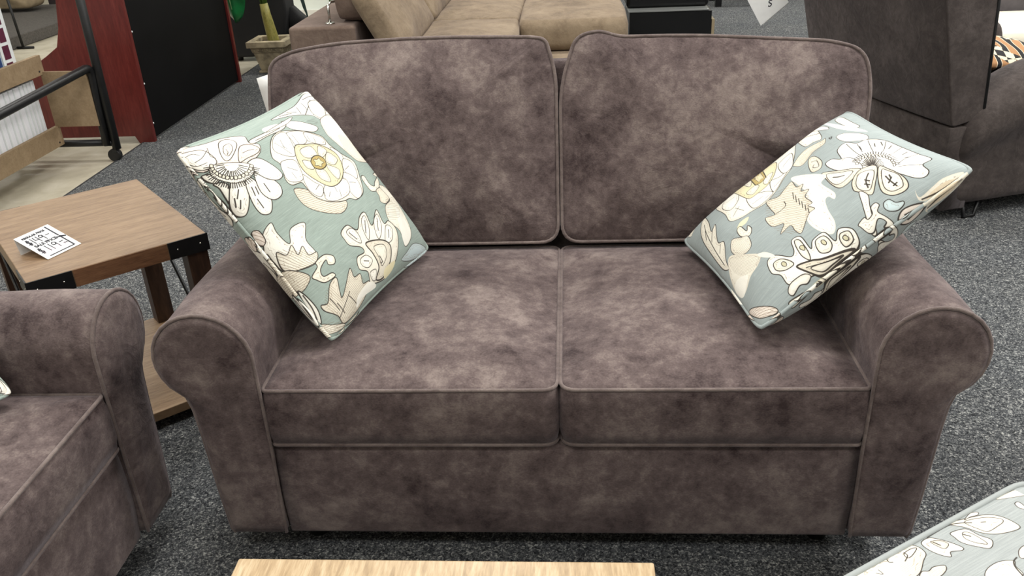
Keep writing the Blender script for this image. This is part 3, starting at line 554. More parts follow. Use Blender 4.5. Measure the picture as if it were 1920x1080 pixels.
# tent-fold price card
pc = thing('price_card', 'white folded price card with handwritten 149 and 119 on the end table', 'price card')
cb0, cb1, ct0, ct1 = Vector((-1.290,.480,.5392)), Vector((-1.255,.579,.5392)), Vector((-1.382,.534,.580)), Vector((-1.347,.632,.580))
cx_ = (cb1-cb0).normalized(); cy_ = ((ct0-cb0)-cx_*(ct0-cb0).dot(cx_)).normalized(); cz_ = cx_.cross(cy_); cw_ = (cb1-cb0).length; chh = (ct0-cb0).length
CM = Matrix((cx_, cy_, cz_)).transposed().to_4x4(); CM.translation = cb0
def on_card(x0, x1, y0, y1, t=.0004, z=0):
    bm = bmesh.new(); add_box(bm, ((x0+x1)/2, (y0+y1)/2, z), (x1-x0, y1-y0, t)); bm.transform(CM); return bm
obj('front_panel', on_card(0, cw_, 0, chh), 'paper', pc, False)
bm = bmesh.new(); off = (ct0-cb0); off.z = 0; off = off.normalized()*.012
ct0 = CM @ Vector((.0005, chh-.001, -.0004)); ct1 = CM @ Vector((cw_-.0005, chh-.001, -.0004)); q = [ct0, ct1, ct1+Vector((0,0,.0005-(ct1.z-.5385)))-off, ct0+Vector((0,0,.0005-(ct0.z-.5385)))-off]
vs = [bm.verts.new(v) for v in q]; vs2 = [bm.verts.new(v+off.normalized()*.0005) for v in q]
bm.faces.new(vs); bm.faces.new(vs2[::-1])
for i in range(4): bm.faces.new((vs[i], vs[(i+1) % 4], vs2[(i+1) % 4], vs2[i]))
obj('back_panel', bm, 'paper', pc, False)
def T(x, y): return CM @ Matrix.Translation((x, y, .0006))
obj('pink_tint', on_card(.012, cw_*.8, .012, .034, .0002, .0004), 'paper_pink', pc, False, label='pale pink band at the foot of the card')
text_mesh('printed_words', 'REGULAR PRICE', .0095, 'ink', pc, T(cw_*.44, chh*.87), .0005)
text_mesh('printed_words', 'SALE PRICE', .0135, 'ink', pc, T(cw_*.45, chh*.50), .0005)
def scribble(name, strokes, x, y, s, th=.0025):
    bm = bmesh.new()
    for st in strokes:
        for a, b in zip(st, st[1:]):
            a2, b2 = Vector((x+a[0]*s, y+a[1]*s)), Vector((x+b[0]*s, y+b[1]*s)); d = (b2-a2); L = d.length
            add_box(bm, ((a2.x+b2.x)/2, (a2.y+b2.y)/2, .0006), (L+th*.7, th, .0003), Matrix.Rotation(math.atan2(d.y, d.x), 3, 'Z'))
    bm.transform(CM); obj(name, bm, 'ink', pc, False)
ONE = [[(0,1),(.02,0)]]
def sh(g, dx): return [[(x+dx, y) for x, y in st] for st in g]
FOUR = [[(.05,1),(0,.45),(.5,.45)],[(.42,1),(.45,0)]]
NINE = [[(.45,.85),(.25,1),(.05,.8),(.1,.55),(.35,.55),(.48,.85),(.5,0)]]
DOL = [[(.4,.8),(.1,.8),(.05,.6),(.4,.4),(.35,.2),(0,.2)],[(.15,1),(.15,0)],[(.28,1),(.28,0)]]
DASH = [[(0,.6),(.45,.62)]]
scribble('handwritten_price', sh(DOL,-.15)+sh(ONE,.55)+sh(FOUR,.85)+sh(NINE,1.5)+sh(DASH,2.3), cw_*.13, chh*.585, .0235)
scribble('handwritten_price', sh(DOL,-.1)+sh(ONE,.85)+sh(ONE,1.3)+sh(NINE,1.55)+sh(DASH,2.35), cw_*.10, chh*.20, .0255)
scribble('handwritten_price', [[(0,.4),(.3,.55),(.1,.2),(.35,.3)],[(.6,.5),(.42,.35),(.62,.25),(.7,.45),(.75,.2)]], cw_*.72, chh*.2, .014, .0013)
scribble('printed_arrow', [[(0,0),(0,.42)],[(-.08,.42),(.1,.36),(0,.42)],[(0,.46),(0,.85)]], cw_*.86, chh*.07, .118, .0042)
scribble('printed_arrow', [[(-.75,0),(0,0)]], cw_*.86, chh*.07, .1, .003)

# white tag hanging behind the loveseat back
bm = bmesh.new(); q = [(-.872,1.02,.858), (-.70,1.02,.905), (-.70,1.02,.60), (-.83,1.02,.60)]
n_ = 8; rows = []
for j in range(n_+1):
    a = Vector(q[0]).lerp(Vector(q[3]), j/n_); b = Vector(q[1]).lerp(Vector(q[2]), j/n_)
    rows.append([bm.verts.new(a.lerp(b, i/6)+Vector((0, -.006*math.sin(j/n_*PI)*(1-i/6), 0))) for i in range(7)])
for j in range(n_):
    for i in range(6): bm.faces.new((rows[j][i], rows[j][i+1], rows[j+1][i+1], rows[j+1][i]))
o = obj('hang_tag', bm, 'paper', None); o.modifiers.new('thick', 'SOLIDIFY').thickness = .0006
tag(o, 'plain white paper tag hanging behind the left corner of the loveseat back', 'tag')

# ------------------------------------------------------------------ coffee table and ottoman at the lower edge
cf = thing('coffee_table', 'pale wood-grain coffee table top at the bottom edge, in front of the loveseat', 'table', (-.172, -.74, 0))
obj('table_top', box(-.317, .317, -.29, .293, .412, .45), 'coffee_wood', cf, False, .003)
for sx in (-1, 1):
    for sy in (-1, 1):
        obj('leg', box(sx*.27-.028, sx*.27+.028, sy*.24-.028, sy*.24+.028, .0045, .412), 'leg_wood', cf, False, .002)
obj('shelf', box(-.30, .30, -.27, .27, .06, .085), 'coffee_wood', cf, False, .002)
OTO, OU, OV = Vector((.753, -.244)), Vector((-.847, -.532)), Vector((.532, -.847))
ob = OTO+OU*.30+OV*.30
ot = thing('ottoman', 'floral upholstered ottoman with piped top, grey-blue and cream, at lower right', 'ottoman', (ob.x, ob.y, 0), 0)
ol = resample(round_poly([(-.055,0), (.6,0), (.6,.6), (-.055,.6)], [.06]*4, 8), .02)
def oxf(u, v, q):
    w2 = OTO+OU*u+OV*v-ob; return (w2.x, w2.y, .365+q)
bm, loops = puff(ol, .058, .012, (.28,.3), oxf, wob=.002, rings=14)
uvl = bm.loops.layers.uv.new('UVMap')
def ott_uv(bm):
    uvl = bm.loops.layers.uv.verify()
    for f in bm.faces:
        for l in f.loops:
            d = Vector((l.vert.co.x, l.vert.co.y))+ob-OTO
            l[uvl].uv = (d.dot(OU)/.7, d.dot(OV)/.7+(.423-l.vert.co.z)*(.6 if l.vert.co.z < .42 else 0))
ott_uv(bm); oc = obj('seat_top', bm, 'print_ottoman', ot)
bm = bmesh.new(); add_tube(bm, loops[0], .005, True); add_tube(bm, loops[1], .005, True); ott_uv(bm); obj('piping', bm, 'print_ottoman', oc)
bm, _ = puff([Vector(v) for v in ol], .115, 0, (.28,.3), lambda u, v, q: oxf(u*.985+.004, v*.985+.004, q-.176), wob=0, rings=4, side=0)
ott_uv(bm); obj('skirt', bm, 'print_ottoman', ot)
for u in (.05, .52):
    for v in (.06, .54):
        w2 = OTO+OU*u+OV*v-ob
        bm = bmesh.new(); bmesh.ops.create_cone(bm, cap_ends=True, segments=14, radius1=.018, radius2=.025, depth=.07, matrix=Matrix.Translation((w2.x, w2.y, .0395))); obj('foot', bm, 'black_plastic', ot)

# ------------------------------------------------------------------ taupe sectional behind
sec = thing('sectional_sofa', 'light brown microfibre sectional sofa with chaise standing behind the loveseat', 'sofa', (-.55, 4.8, 0))
def sl(x, y, z): return (x+.55, y-4.8, z)
def sbox(name, x0, x1, y0, y1, z0, z1, mat, bv=.02):
    return obj(name, box(x0+.55, x1+.55, y0-4.8, y1-4.8, z0, z1), mat, sec, True, bv, 3)
sbox('back_ledge', -1.54, -1.16, 3.43, 6.6, .30, .60, 'mauve_suede')
sbox('base_rail', -1.5, -.32, 3.46, 6.6, .05, .295, 'tan_suede')
sbox('base_rail', -.315, .40, 4.15, 5.75, .05, .225, 'tan_suede')
def scush(name, x0, x1, y0, y1, z0, z1, mat, dome=.03, seed=0, r=.06):
    ol = resample(round_poly([(x0,y0),(x1,y0),(x1,y1),(x0,y1)], [r]*4), .035)
    bm, lp = puff(ol, (z1-z0)/2, dome, ((x0+x1)/2, (y0+y1)/2), lambda u, v, q: sl(u, v, (z0+z1)/2+q), wob=.012, seed=seed, dome_back=0, pw=3, side=.03)
    return obj(name, bm, mat, sec)
scush('seat_cushion', -.92, -.315, 3.47, 4.60, .30, .42, 'tan_suede', .035, 1)
scush('seat_cushion', -.92, -.32, 4.63, 5.75, .30, .42, 'tan_suede', .035, 2)
scush('chaise_cushion', -.29, .41, 4.42, 5.75, .235, .43, 'tan_suede', .03, 3, .09)
# slanting back cushion
for k, (y0, y1) in enumerate(((3.45, 4.58), (4.62, 5.75))):
    a = math.radians(62); ca, sa = math.cos(a), math.sin(a)
    ol = resample(round_poly([(y0,0),(y1,0),(y1,.42),(y0,.42)], [.07]*4), .035)
    bm, lp = puff(ol, .06, .05, ((y0+y1)/2, .2), lambda u, v, q: sl(-.93-v*ca+q*sa, u, .43+v*sa+q*ca-.02), wob=.012, seed=k+7, dome_back=0, side=.015)
    obj('back_cushion', bm, 'tan_suede', sec)
# adjustable headrest on a chrome post
ol = resample(round_poly([(3.52,0),(4.5,0),(4.5,.36),(3.52,.36)], [.10]*4), .035)
bm, lp = puff(ol, .10, .04, (4.0, .18), lambda u, v, q: sl(-1.165-v*.10+q, u, .61+v), wob=.008, seed=9, side=.015)
hr = obj('headrest', bm, 'mauve_suede', sec, label='darker brown headrest pad')
bm = bmesh.new(); add_tube(bm, [sl(-1.318,3.52,.60), sl(-1.318,3.52,.70), sl(-1.305,3.55,.715), sl(-1.26,3.60,.715)], .007)
bmesh.ops.create_cone(bm, cap_ends=True, segments=20, radius1=.028, radius2=.026, depth=.006, matrix=Matrix.Translation(sl(-1.318,3.52,.6035)))
obj('headrest_post', bm, 'chrome', sec, label='chrome headrest post')
for x, y in ((-1.45,3.52),(-.4,3.52),(-1.45,6.5),(-.4,6.5),(.32,4.25),(.32,5.65)):
    bm = bmesh.new(); bmesh.ops.create_cone(bm, cap_ends=True, segments=12, radius1=.025, radius2=.03, depth=.05, matrix=Matrix.Translation(sl(x,y,.0295))); obj('foot', bm, 'black_plastic', sec)

# ------------------------------------------------------------------ black cabinet and black-legged stand behind
cb = thing('media_cabinet', 'low black lacquered cabinet with a thin shelf edge, behind the sectional chaise', 'cabinet', (.85, 5.85, 0))
obj('body', box(-.34, .30, -.25, .3, .006, .27), 'black_gloss', cb, False, .004)
obj('shelf', box(-.35, .275, -.262, .3, .271, .283), plain('shelf_edge_highlight', (120,122,120), .2), cb, False, .002, label='shelf with its edge highlight painted pale grey')  # pale grey colour stands in for the highlight along the shelf's front edge
obj('upper_panel', box(-.36, .29, -.14, .3, .284, .9), 'black_gloss', cb, False, .03, 3)
obj('side_trim', prism([(.303,-.25),(.325,-.25),(.325,.25),(.303,.25)], 'z', .006, .20), plain('tan_trim', (140,126,100), .5), cb, False, label='tan side trim')
stnd = thing('side_table', 'black side table of which one leg shows between cabinet and hanging paper tag', 'table', (1.75, 7.65, 0))
for sx in (-1, 1):
    for sy in (-1, 1): obj('leg', box(sx*.25-.03, sx*.25+.03, sy*.2-.03, sy*.2+.03, .0045, .5), 'black_gloss', stnd, False, .003)
obj('table_top', box(-.30, .30, -.25, .25, .5, .53), 'black_gloss', stnd, False, .003)

# ------------------------------------------------------------------ dark recliner seen from behind
ang = math.radians(17)
rc = thing('recliner', 'dark charcoal-brown recliner seen from behind, right of the loveseat', 'recliner', (1.497, 1.86, 0), ang)
W_ = 1.0
bkp = round_poly([(-.01,.402), (-.135,.88), (-.17,1.03), (.03,1.06), (.085,.88), (.125,.43)], [.02,.05,.06,.06,.06,.03], 4)
bm = bmesh.new(); nb = 14; rows = []
for i in range(nb+1):
    b = .012+(W_-.024)*i/nb; e = math.sin(PI*i/nb)**.5*.02
    rows.append([bm.verts.new((x-(e if x < -.0 else 0), b, z)) for x, z in bkp])
n = len(bkp)
for i in range(nb):
    for k in range(n): bm.faces.new((rows[i][k], rows[i][(k+1) % n], rows[i+1][(k+1) % n], rows[i+1][k]))
bm.faces.new(rows[0]); bm.faces.new(rows[-1][::-1])
bk = obj('backrest', bm, 'dark_leather', rc, True, .012, 3)
obj('piping', tube([(x, .012, z) for x, z in round_poly([(.12,.44), (.085,.88), (.06,1.0)], [.0,.1,.0], 5)], .006), 'black_cloth', bk)
obj('back_panel', prism(round_poly([(-.004,.06),(-.014,.40),(.119,.40),(.119,.06)], [.02,.004,.01,.01], 3), 'y', .012, W_-.012), 'dark_leather', rc, True)
obj('seat', prism(round_poly([(.12,.10),(.12,.40),(.86,.44),(.88,.10)], [.02,.05,.06,.02], 4), 'y', .21, W_-.21), 'dark_leather', rc, True, .02, 3)
for s in (0, 1):
    # padded arm: rounded section swept forward, dipping at the back
    bm = bmesh.new(); rows = []; L_ = 14
    for i in range(L_+1):
        t = i/L_; a = .035+.87*t
        top = .43+.20*math.sin(min(1, t*2.2)*PI/2)-.03*max(0, t-.6)
        sec_ = []
        bend = min(1, t*5+.1)
        for (u, v) in [(0,.06),(-.004,.2),(.0,.40),(.004,.54),(-.045,.66),(-.05,.82),(-.01,.95),(.08,1.0),(.17,.97),(.20,.85),(.205,.5),(.205,.06)]:
            z = .06+(top-.06)*((v-.06)/.94)
            bb = .1+(u-.1)*(.72+.28*bend**.5)
            sec_.append(bm.verts.new((a, bb if s == 0 else W_-bb, z)))
        rows.append(sec_)
    n = len(rows[0])
    for i in range(L_):
        for k in range(n): bm.faces.new((rows[i][k], rows[i][(k+1) % n], rows[i+1][(k+1) % n], rows[i+1][k]))
    bm.faces.new(rows[0]); bm.faces.new(rows[-1][::-1])
    o = obj('arm', bm, 'dark_leather', rc); md = o.modifiers.new('sub', 'SUBSURF'); md.levels = 1; md.render_levels = 2
    for a in (.16, .78):
        bm = bmesh.new(); add_tube(bm, [(a-.03, .035 if s == 0 else W_-.035, .07), (a-.02, .03 if s == 0 else W_-.03, .012), (a+.03, .03 if s == 0 else W_-.03, .012), (a+.04, .035 if s == 0 else W_-.035, .07)], .0075)
        obj('foot', bm, 'black_metal', rc)
# paper tag clipped to the recliner back
tg = thing('hang_tag', 'white folded paper tag marked with a slanted S, hanging on the dark recliner', 'tag')
def sheet(q, mat='paper', th=.0006):
    bm = bmesh.new(); v = [bm.verts.new(p) for p in q]; bm.faces.new(v); return bm
A0 = Vector((.849,2.78,.774)); B0 = Vector((.928,2.78,.643)); C0_ = Vector((1.046,2.78,.745)); D0 = A0+C0_-B0
TY = 2.26
def tagpt(p, dy=0):     # keeps the tag on a tilted plane
    return Vector(p)+Vector((0, dy, 0))
o = obj('front_sheet', sheet([A0, B0, C0_, D0]), 'paper', tg, False); o.modifiers.new('t', 'SOLIDIFY').thickness = .0006
dv = Vector((.012, .012, .002))
o = obj('rear_sheet', sheet([A0+dv, B0+dv, C0_+dv+Vector((-.012,0,-.012)), D0+dv]), 'paper', tg, False); o.modifiers.new('t', 'SOLIDIFY').thickness = .0006
tx = (C0_-B0).normalized(); tz = Vector((0,-1,0)); ty = tz.cross(tx)
TM = Matrix((tx, ty, tz)).transposed().to_4x4(); TM.translation = B0+(C0_-B0)*.50+(A0-B0)*.36+Vector((0,-.0012,0))
text_mesh('printed_letter', 'S', .042, 'ink', tg, TM @ Matrix.Rotation(math.radians(-28), 4, 'Z'), .0004, .25)
obj('string', tube([D0+Vector((0,.003,0)), Vector((1.03, 2.79, .95)), Vector((1.09, 2.81, .99))], .0012), 'paper', tg)
# south-western cushion on the recliner seat
def pat_mat():
    m, nt, b = new_mat('southwest_weave')
    v = coords(nt, (1,1,1)); w = N(nt, 'ShaderNodeTexChecker', Scale=26)
    w.inputs['Color1'].default_value = lin((30,28,30)); w.inputs['Color2'].default_value = lin((222,208,180))
    nt.links.new(v, w.inputs['Vector'])
    wv = N(nt, 'ShaderNodeTexWave', Scale=5.5, Distortion=3.5); wv.inputs['Detail'].default_value = 1; nt.links.new(v, wv.inputs['Vector'])
    base = ramp(nt, wv.outputs['Fac'], [(.0, (24,24,27)), (.28, (26,25,28)), (.30, (226,212,186)), (.42, (226,212,186)), (.44, (168,124,84)), (1, (176,132,92))])
    nt.nodes[-1].color_ramp.interpolation = 'CONSTANT'
    mx = N(nt, 'ShaderNodeMix'); mx.data_type = 'RGBA'
    n = noise_tex(nt, v, 7, 1); st = N(nt, 'ShaderNodeMath', operation='GREATER_THAN'); st.inputs[1].default_value = .58
    nt.links.new(n, st.inputs[0]); nt.links.new(st.outputs[0], mx.inputs[0]); nt.links.new(base, mx.inputs[6]); nt.links.new(w.outputs['Color'], mx.inputs[7])
    nt.links.new(mx.outputs[2], b.inputs['Base Color']); b.inputs['Roughness'].default_value = .9
    return m
ol = resample(round_poly([(-.22,-.2),(.22,-.2),(.22,.2),(-.22,.2)], [.05]*4), .025)
cA, sA = math.cos(ang), math.sin(ang)
bm, lp = puff(ol, .012, .055, (0,0), lambda u, v, q: (1.847+u*cA-v*sA, 2.427+u*sA+v*cA, .555+v*.04-u*.10+q), wob=.004, seed=4, rings=10)
tag(obj('patterned_cushion', bm, pat_mat()), 'southwestern patterned cushion in black, tan and cream on the dark recliner', 'cushion')
# cream bench and grey sofa beyond
be = thing('bench', 'cream upholstered bench beyond the recliner at the right edge', 'bench', (2.95, 3.95, 0))
ol = resample(round_poly([(-.65,-.35),(.65,-.35),(.65,.35),(-.65,.35)], [.05]*4), .04)
bm, lp = puff(ol, .085, .015, (0,0), lambda u, v, q: (u, v, .325+q), wob=.004, rings=8); obj('seat_pad', bm, 'cream', be)
obj('base', box(-.62, .62, -.32, .32, .07, .235), 'grey_cloth', be, True, .02, 3)
for sx in (-1, 1):
    for sy in (-1, 1): obj('leg', box(sx*.55-.025, sx*.55+.025, sy*.25-.025, sy*.25+.025, .0045, .07), 'black_plastic', be, False)
gs = thing('grey_sofa', 'grey upholstered sofa back above the cream bench at the top right corner', 'sofa', (3.2, 4.85, 0))
obj('backrest', box(-1.0, 1.0, -.2, .05, .08, .85), 'grey_cloth', gs, True, .05, 4)
obj('seat', box(-1.0, 1.0, .055, .75, .08, .42), 'grey_cloth', gs, True, .05, 4)
for sx in (-1, 1):
    for y in (-.1, .65): obj('foot', box(sx*.9-.03, sx*.9+.03, y-.03, y+.03, .0045, .08), 'black_plastic', gs, False)

# ------------------------------------------------------------------ mahogany desk with black back board
dk = thing('desk', 'reddish mahogany desk with a black back board standing on the concrete', 'desk', (-2.75, 4.06, 0))
def dl(x, y): return (x+2.75, y-4.06)
side = [(-2.386,-.003),(-2.386,1.12),(-2.76,1.12),(-2.755,.82),(-2.785,.66),(-2.822,.56),(-2.90,.51),(-3.06,.42),(-3.14,.34),(-3.16,.2),(-3.16,.04),(-2.50,.04),(-2.48,-.003)]
for y in (3.30, 4.775):
    obj('side_panel', prism([(x+2.75, z) for x, z in side], 'y', y-4.06, y+.03-4.06), 'mahogany', dk, False, .003)
obj('back_board', box(-2.425+2.75, -2.402+2.75, 3.3305-4.06, 4.7745-4.06, .02, 1.10), 'black_board', dk, False, label='black back board')
obj('desk_top', box(-2.78+2.75, -2.39+2.75, 3.29-4.06, 4.815-4.06, 1.121, 1.15), 'mahogany', dk, False, .003)
for z in (.10, .33, .62):
    bm = bmesh.new(); bmesh.ops.create_cone(bm, cap_ends=True, segments=10, radius1=.006, radius2=.005, depth=.004, matrix=Matrix.Translation((-2.4+2.75, 3.36-4.06, z)) @ Matrix.Rotation(PI/2, 4, 'Y'))
    obj('screw_cap', bm, 'white_card', dk)

# ------------------------------------------------------------------ wheeled book cart
ca = thing('book_cart', 'black tube book cart with raw fibreboard shelves and castors, by the desk', 'cart', (-2.62, 2.2, 0))
def cl(x, y, z): return (x+2.62, y-2.2, z)
for y, yr in ((2.985, 1), (1.35, -1)):
    obj('post', tube([cl(-2.448, y, .065), cl(-2.444, y, .5), cl(-2.436, y, 1.45)], .023, seg=12), 'black_tube', ca)
    obj('bottom_bar', tube([cl(-2.455, y, .10), cl(-3.02, y, .10)], .019, seg=10), 'black_tube', ca)
    obj('rear_post', tube([cl(-3.03, y, .065), cl(-3.03, y, 1.45)], .0175, seg=12), 'black_tube', ca)
    obj('end_panel', prism([(-2.735+2.62,.50),(-2.49+2.62,.497),(-2.49+2.62,.205),(-2.735+2.62,.205)], 'y', (2.945 if yr > 0 else 1.38)-2.2, (2.957 if yr > 0 else 1.392)-2.2), 'mdf', ca, False)
    for x in (-2.455, -3.03):
        bm = bmesh.new(); bmesh.ops.create_cone(bm, cap_ends=True, segments=18, radius1=.035, radius2=.035, depth=.034, matrix=Matrix.Translation(cl(x-.012, y, .0315)) @ Matrix.Rotation(PI/2, 4, 'X') )
        add_box(bm, cl(x-.003, y, .055), (.03, .038, .022))
        obj('castor', bm, 'black_plastic', ca, True, .004)
arc = [(2.925-.0+.045*math.sin(t*PI/2), .512-.05*(1-math.cos(t*PI/2))) for t in (0,.25,.5,.75,1)]
arc2 = [(1.41-.045*math.sin(t*PI/2), .455-.05*(1-math.cos(t*PI/2))) for t in (1,.75,.5,.25,0)]
obj('bumper_rail', tube([cl(-2.478, 1.365, .09), cl(-2.474, 1.365, .35)]+[cl(-2.472, a, b) for a, b in arc2]+[cl(-2.472, 2.15, .483)]+[cl(-2.472, a, b) for a, b in arc]+[cl(-2.486, 2.97, .3), cl(-2.490, 2.97, .09)], .022, seg=12), 'black_tube', ca)
for z0, dz in ((.105, .105), (.485, .10)):
    bm = box(-2.745+2.62, -2.722+2.62, 1.40-2.2, 2.965-2.2, z0, z0+dz); lip = obj('shelf_lip', bm, 'mdf', ca, False, .002)
    for y in (2.92, 1.5):
        bm = bmesh.new(); bmesh.ops.create_cone(bm, cap_ends=True, segments=10, radius1=.0045, radius2=.0045, depth=.003, matrix=Matrix.Translation(cl(-2.7205, y, z0+.022)) @ Matrix.Rotation(PI/2, 4, 'Y'))
        obj('screw', bm, 'black_plastic', lip)
    obj('shelf_board', box(-3.0+2.62, -2.746+2.62, 1.40-2.2, 2.94-2.2, z0+.002, z0+.02), 'mdf', ca, False)
obj('shelf_back', box(-3.0+2.62, -2.98+2.62, 1.40-2.2, 2.94-2.2, .128, .47), 'mdf', ca, False)
def book(label, y0, y1, z0, h, d, xf, cover, group=None, pages_out=True, lab2=None):
    """upright book; spine to the back when pages_out"""
    r = thing('book', label, 'book', (xf-d/2, (y0+y1)/2, z0), 0, group); t = y1-y0
    c = .0025
    bm = bmesh.new(); add_box(bm, (0, -t/2+c/2, h/2), (d, c, h)); add_box(bm, (0, t/2-c/2, h/2), (d, c, h)); sx = -1 if pages_out else 1
    add_box(bm, (sx*(d/2-c/2), 0, h/2), (c, t-2*c, h)); obj('cover', bm, cover, r, False)
    obj('page_block', box(-d/2+(.003 if pages_out else .006), d/2-(.006 if pages_out else .003), -t/2+c+.0002, t/2-c-.0002, .004, h-.004), 'pages', r, False)
    return r
y = 2.888; ths = [.028,.032,.030,.034,.055,.042,.040,.05,.046,.05,.055,.05,.05,.06]
for i, t in enumerate(ths):
    book('white book with page edges outward in the row on the lower cart shelf', y-t, y-.002, .126, .345, .22, -2.748, 'white_card', 'white books on the lower cart shelf')
    y -= t
b1 = book('white book with maroon squares down its spine on the upper cart shelf', 2.70, 2.80, .506, .34, .20, -2.75, 'white_card', None, False)
for k in range(4):
    z = .02+k*.082; obj('maroon_square', box(.1001, .1012, -.03, .022, z, z+.066), 'maroon', b1, False, label='maroon printed square')
b2 = book('pale blue book with a navy corner on the upper cart shelf', 2.56, 2.69, .506, .28, .20, -2.75, 'pale_blue', None, False)
obj('navy_corner', prism([(-.06,.05),(.06,.05),(.06,.14)], 'x', .1001, .1012), 'navy', b2, False, label='navy printed corner')

# ------------------------------------------------------------------ far left: low riser with a bag, wire stand and numbered sign
ri = tag(obj('display_riser', box(-6.4, -5.12, 6.2, 8.6, -.003, .11), 'grey_felt', None, False, .01), 'low grey carpeted display platform in the far top left', 'platform')
st_ = thing('wire_stand', 'thin black wire stand in front of the grey display platform', 'stand', (-5.05, 6.45, 0))
obj('upright', tube([(0,0,.006), (-.02,.0,.5)], .012), 'black_metal', st_)
obj('base_foot', tube([(-.06,0,.009), (.10,.0,.009)], .012), 'black_metal', st_)
bm = bmesh.new(); ol = resample(round_poly([(-6.5,.15),(-5.82,.15),(-5.80,.6),(-6.45,.65)], [.06,.08,.1,.1]), .05)
bm, lp = puff(ol, .12, .06, (-6.15,.37), lambda u, v, q: (u, 8.15-q, v), wob=.03, rings=8)
tag(obj('bag', bm, 'bag'), 'large brown cloth bag on the grey display platform at top left corner', 'bag')
sg = thing('sign', 'small dark sign with a white 9 standing at the far top left', 'sign', (-5.95, 8.72, 0))
obj('panel', box(-.10, .10, 0, .02, -.003, .6), 'dark_brown', sg, False)
obj('white_edge', box(.101, .125, -.002, .02, -.003, .6), 'white_card', sg, False, label='white edge strip')
text_mesh('number', '9', .17, 'white_card', sg, Matrix.Translation((.03, -.0015, .16)) @ Matrix.Rotation(PI/2, 4, 'X'), .002)
bx = thing('dark_board', 'dark panel leaning beside the numbered sign at the far top left', 'panel', (-5.5, 8.76, 0))
obj('board', box(-.28, .30, 0, .03, -.003, .7), 'dark_brown', bx, False, .004)
obj('board_edge', box(-.28, .30, -.003, -.0005, .62, .7), 'black_cloth', bx, False)

# ------------------------------------------------------------------ plants and black chair beyond the desk
pp = thing('potted_palm', 'potted plant with a thick yellow-green trunk in a square stone planter', 'plant', (-2.24, 5.16, 0))
def frustum(z0, z1, a, b, bm):
    A = [bm.verts.new((x*a, y*a, z0)) for x, y in ((-1,-1),(1,-1),(1,1),(-1,1))]; B = [bm.verts.new((x*b, y*b, z1)) for x, y in ((-1,-1),(1,-1),(1,1),(-1,1))]
    bm.faces.new(A); bm.faces.new(B)
    for i in range(4): bm.faces.new((A[i], A[(i+1) % 4], B[(i+1) % 4], B[i]))
bm = bmesh.new(); frustum(.0045, .02, .10, .10, bm); frustum(.02, .16, .085, .115, bm); frustum(.16, .20, .12, .13, bm)
pot = obj('planter', bm, 'stone', pp, False, .003)
bm = bmesh.new()
for sx, sy, a, b in ((0,-1,.15,.03),(0,1,.15,.03),(-1,0,.03,.0995),(1,0,.03,.0995)):
    add_box(bm, (sx*.125, sy*.125, .222), (a*2 if a > .05 else .05, b*2 if b > .05 else .05, .044))
obj('planter_rim', bm, 'stone', pot, False, .004)
bm = bmesh.new()
for k in range(-3, 4):
    for s in (-1, 1):
        bmesh.ops.create_uvsphere(bm, u_segments=8, v_segments=6, radius=.010, matrix=Matrix.Translation((k*.034, s*.124, .180)))
        bmesh.ops.create_uvsphere(bm, u_segments=8, v_segments=6, radius=.010, matrix=Matrix.Translation((s*.124, k*.034, .180)))
obj('bead_moulding', bm, 'stone', pot)
obj('soil', box(-.098, .098, -.098, .098, .19, .215), 'soil', pot, False)
obj('trunk', tube([(.02,0,.20),(.018,0,.24),(.006,0,.33),(-.006,0,.42),(-.012,0,.50)], .048, seg=14, r2=.030), 'trunk', pp)
for k in range(9):
    a = k*2.4; pts = [(-.012+math.cos(a)*r*.9, math.sin(a)*r*.9, .47+h) for r, h in ((.005,0),(.03,.10),(.09,.25),(.2,.42),(.34,.46))]
    bm = bmesh.new(); L0 = []; 
    for i, q in enumerate(pts):
        wv_ = (.018,.026,.03,.022,.002)[i]; nx_, ny_ = -math.sin(a)*wv_, math.cos(a)*wv_
        L0.append((bm.verts.new((q[0]+nx_, q[1]+ny_, q[2]+.004)), bm.verts.new(q), bm.verts.new((q[0]-nx_, q[1]-ny_, q[2]+.004))))
    for i in range(4):
        for j in (0, 1): bm.faces.new((L0[i][j], L0[i][j+1], L0[i+1][j+1], L0[i+1][j]))
    o = obj('leaf', bm, 'green_blade', pp); o.modifiers.new('t', 'SOLIDIFY').thickness = .003
# broad-leaved plant behind the desk end
bp = thing('broad_leaf_plant', 'glossy broad green leaf drooping just beyond the black desk board', 'plant', (-2.74, 5.12, 0))
bm = bmesh.new(); frustum(-.003, .22, .10, .13, bm); obj('planter', bm, 'black_plastic', bp, False, .005)
obj('stem', tube([(0,0,.2),(.0,.02,.6),(.03,.06,.9),(.10,.08,.93),(.18,.08,.85)], .012, r2=.006), 'green_blade', bp)
bm = bmesh.new(); rows = []; nL = 14
for i in range(nL+1):
    t = i/nL; wv_ = .115*(math.sin(PI*min(1, .10+.90*t))**.55)*(1 if t < .5 else 1-.15*(t-.5))
    if i == nL: wv_ = .006
    c = Vector((.19+.045*t, .14-.02*t, .86-.50*t))
    rows.append([bm.verts.new(c+Vector((s*wv_, -.03*(1-abs(s))-.02*math.cos(s*2), .0))) for s in (-1,-.66,-.33,0,.33,.66,1)])
for i in range(nL):
    for k in range(6): bm.faces.new((rows[i][k], rows[i][k+1], rows[i+1][k+1], rows[i+1][k]))
lf = obj('leaf', bm, 'leaf', bp); lf.modifiers.new('t', 'SOLIDIFY').thickness = .003
obj('midrib', tube([(.19+.045*t, .14-.02*t-.055, .86-.50*t) for t in (.0,.2,.4,.6,.8)], .004), 'leaf_rib', lf)
sp = thing('strap_leaf_plant', 'dark strap-shaped leaf hanging in front of the white partition', 'plant', (-1.70, 5.0, 0))
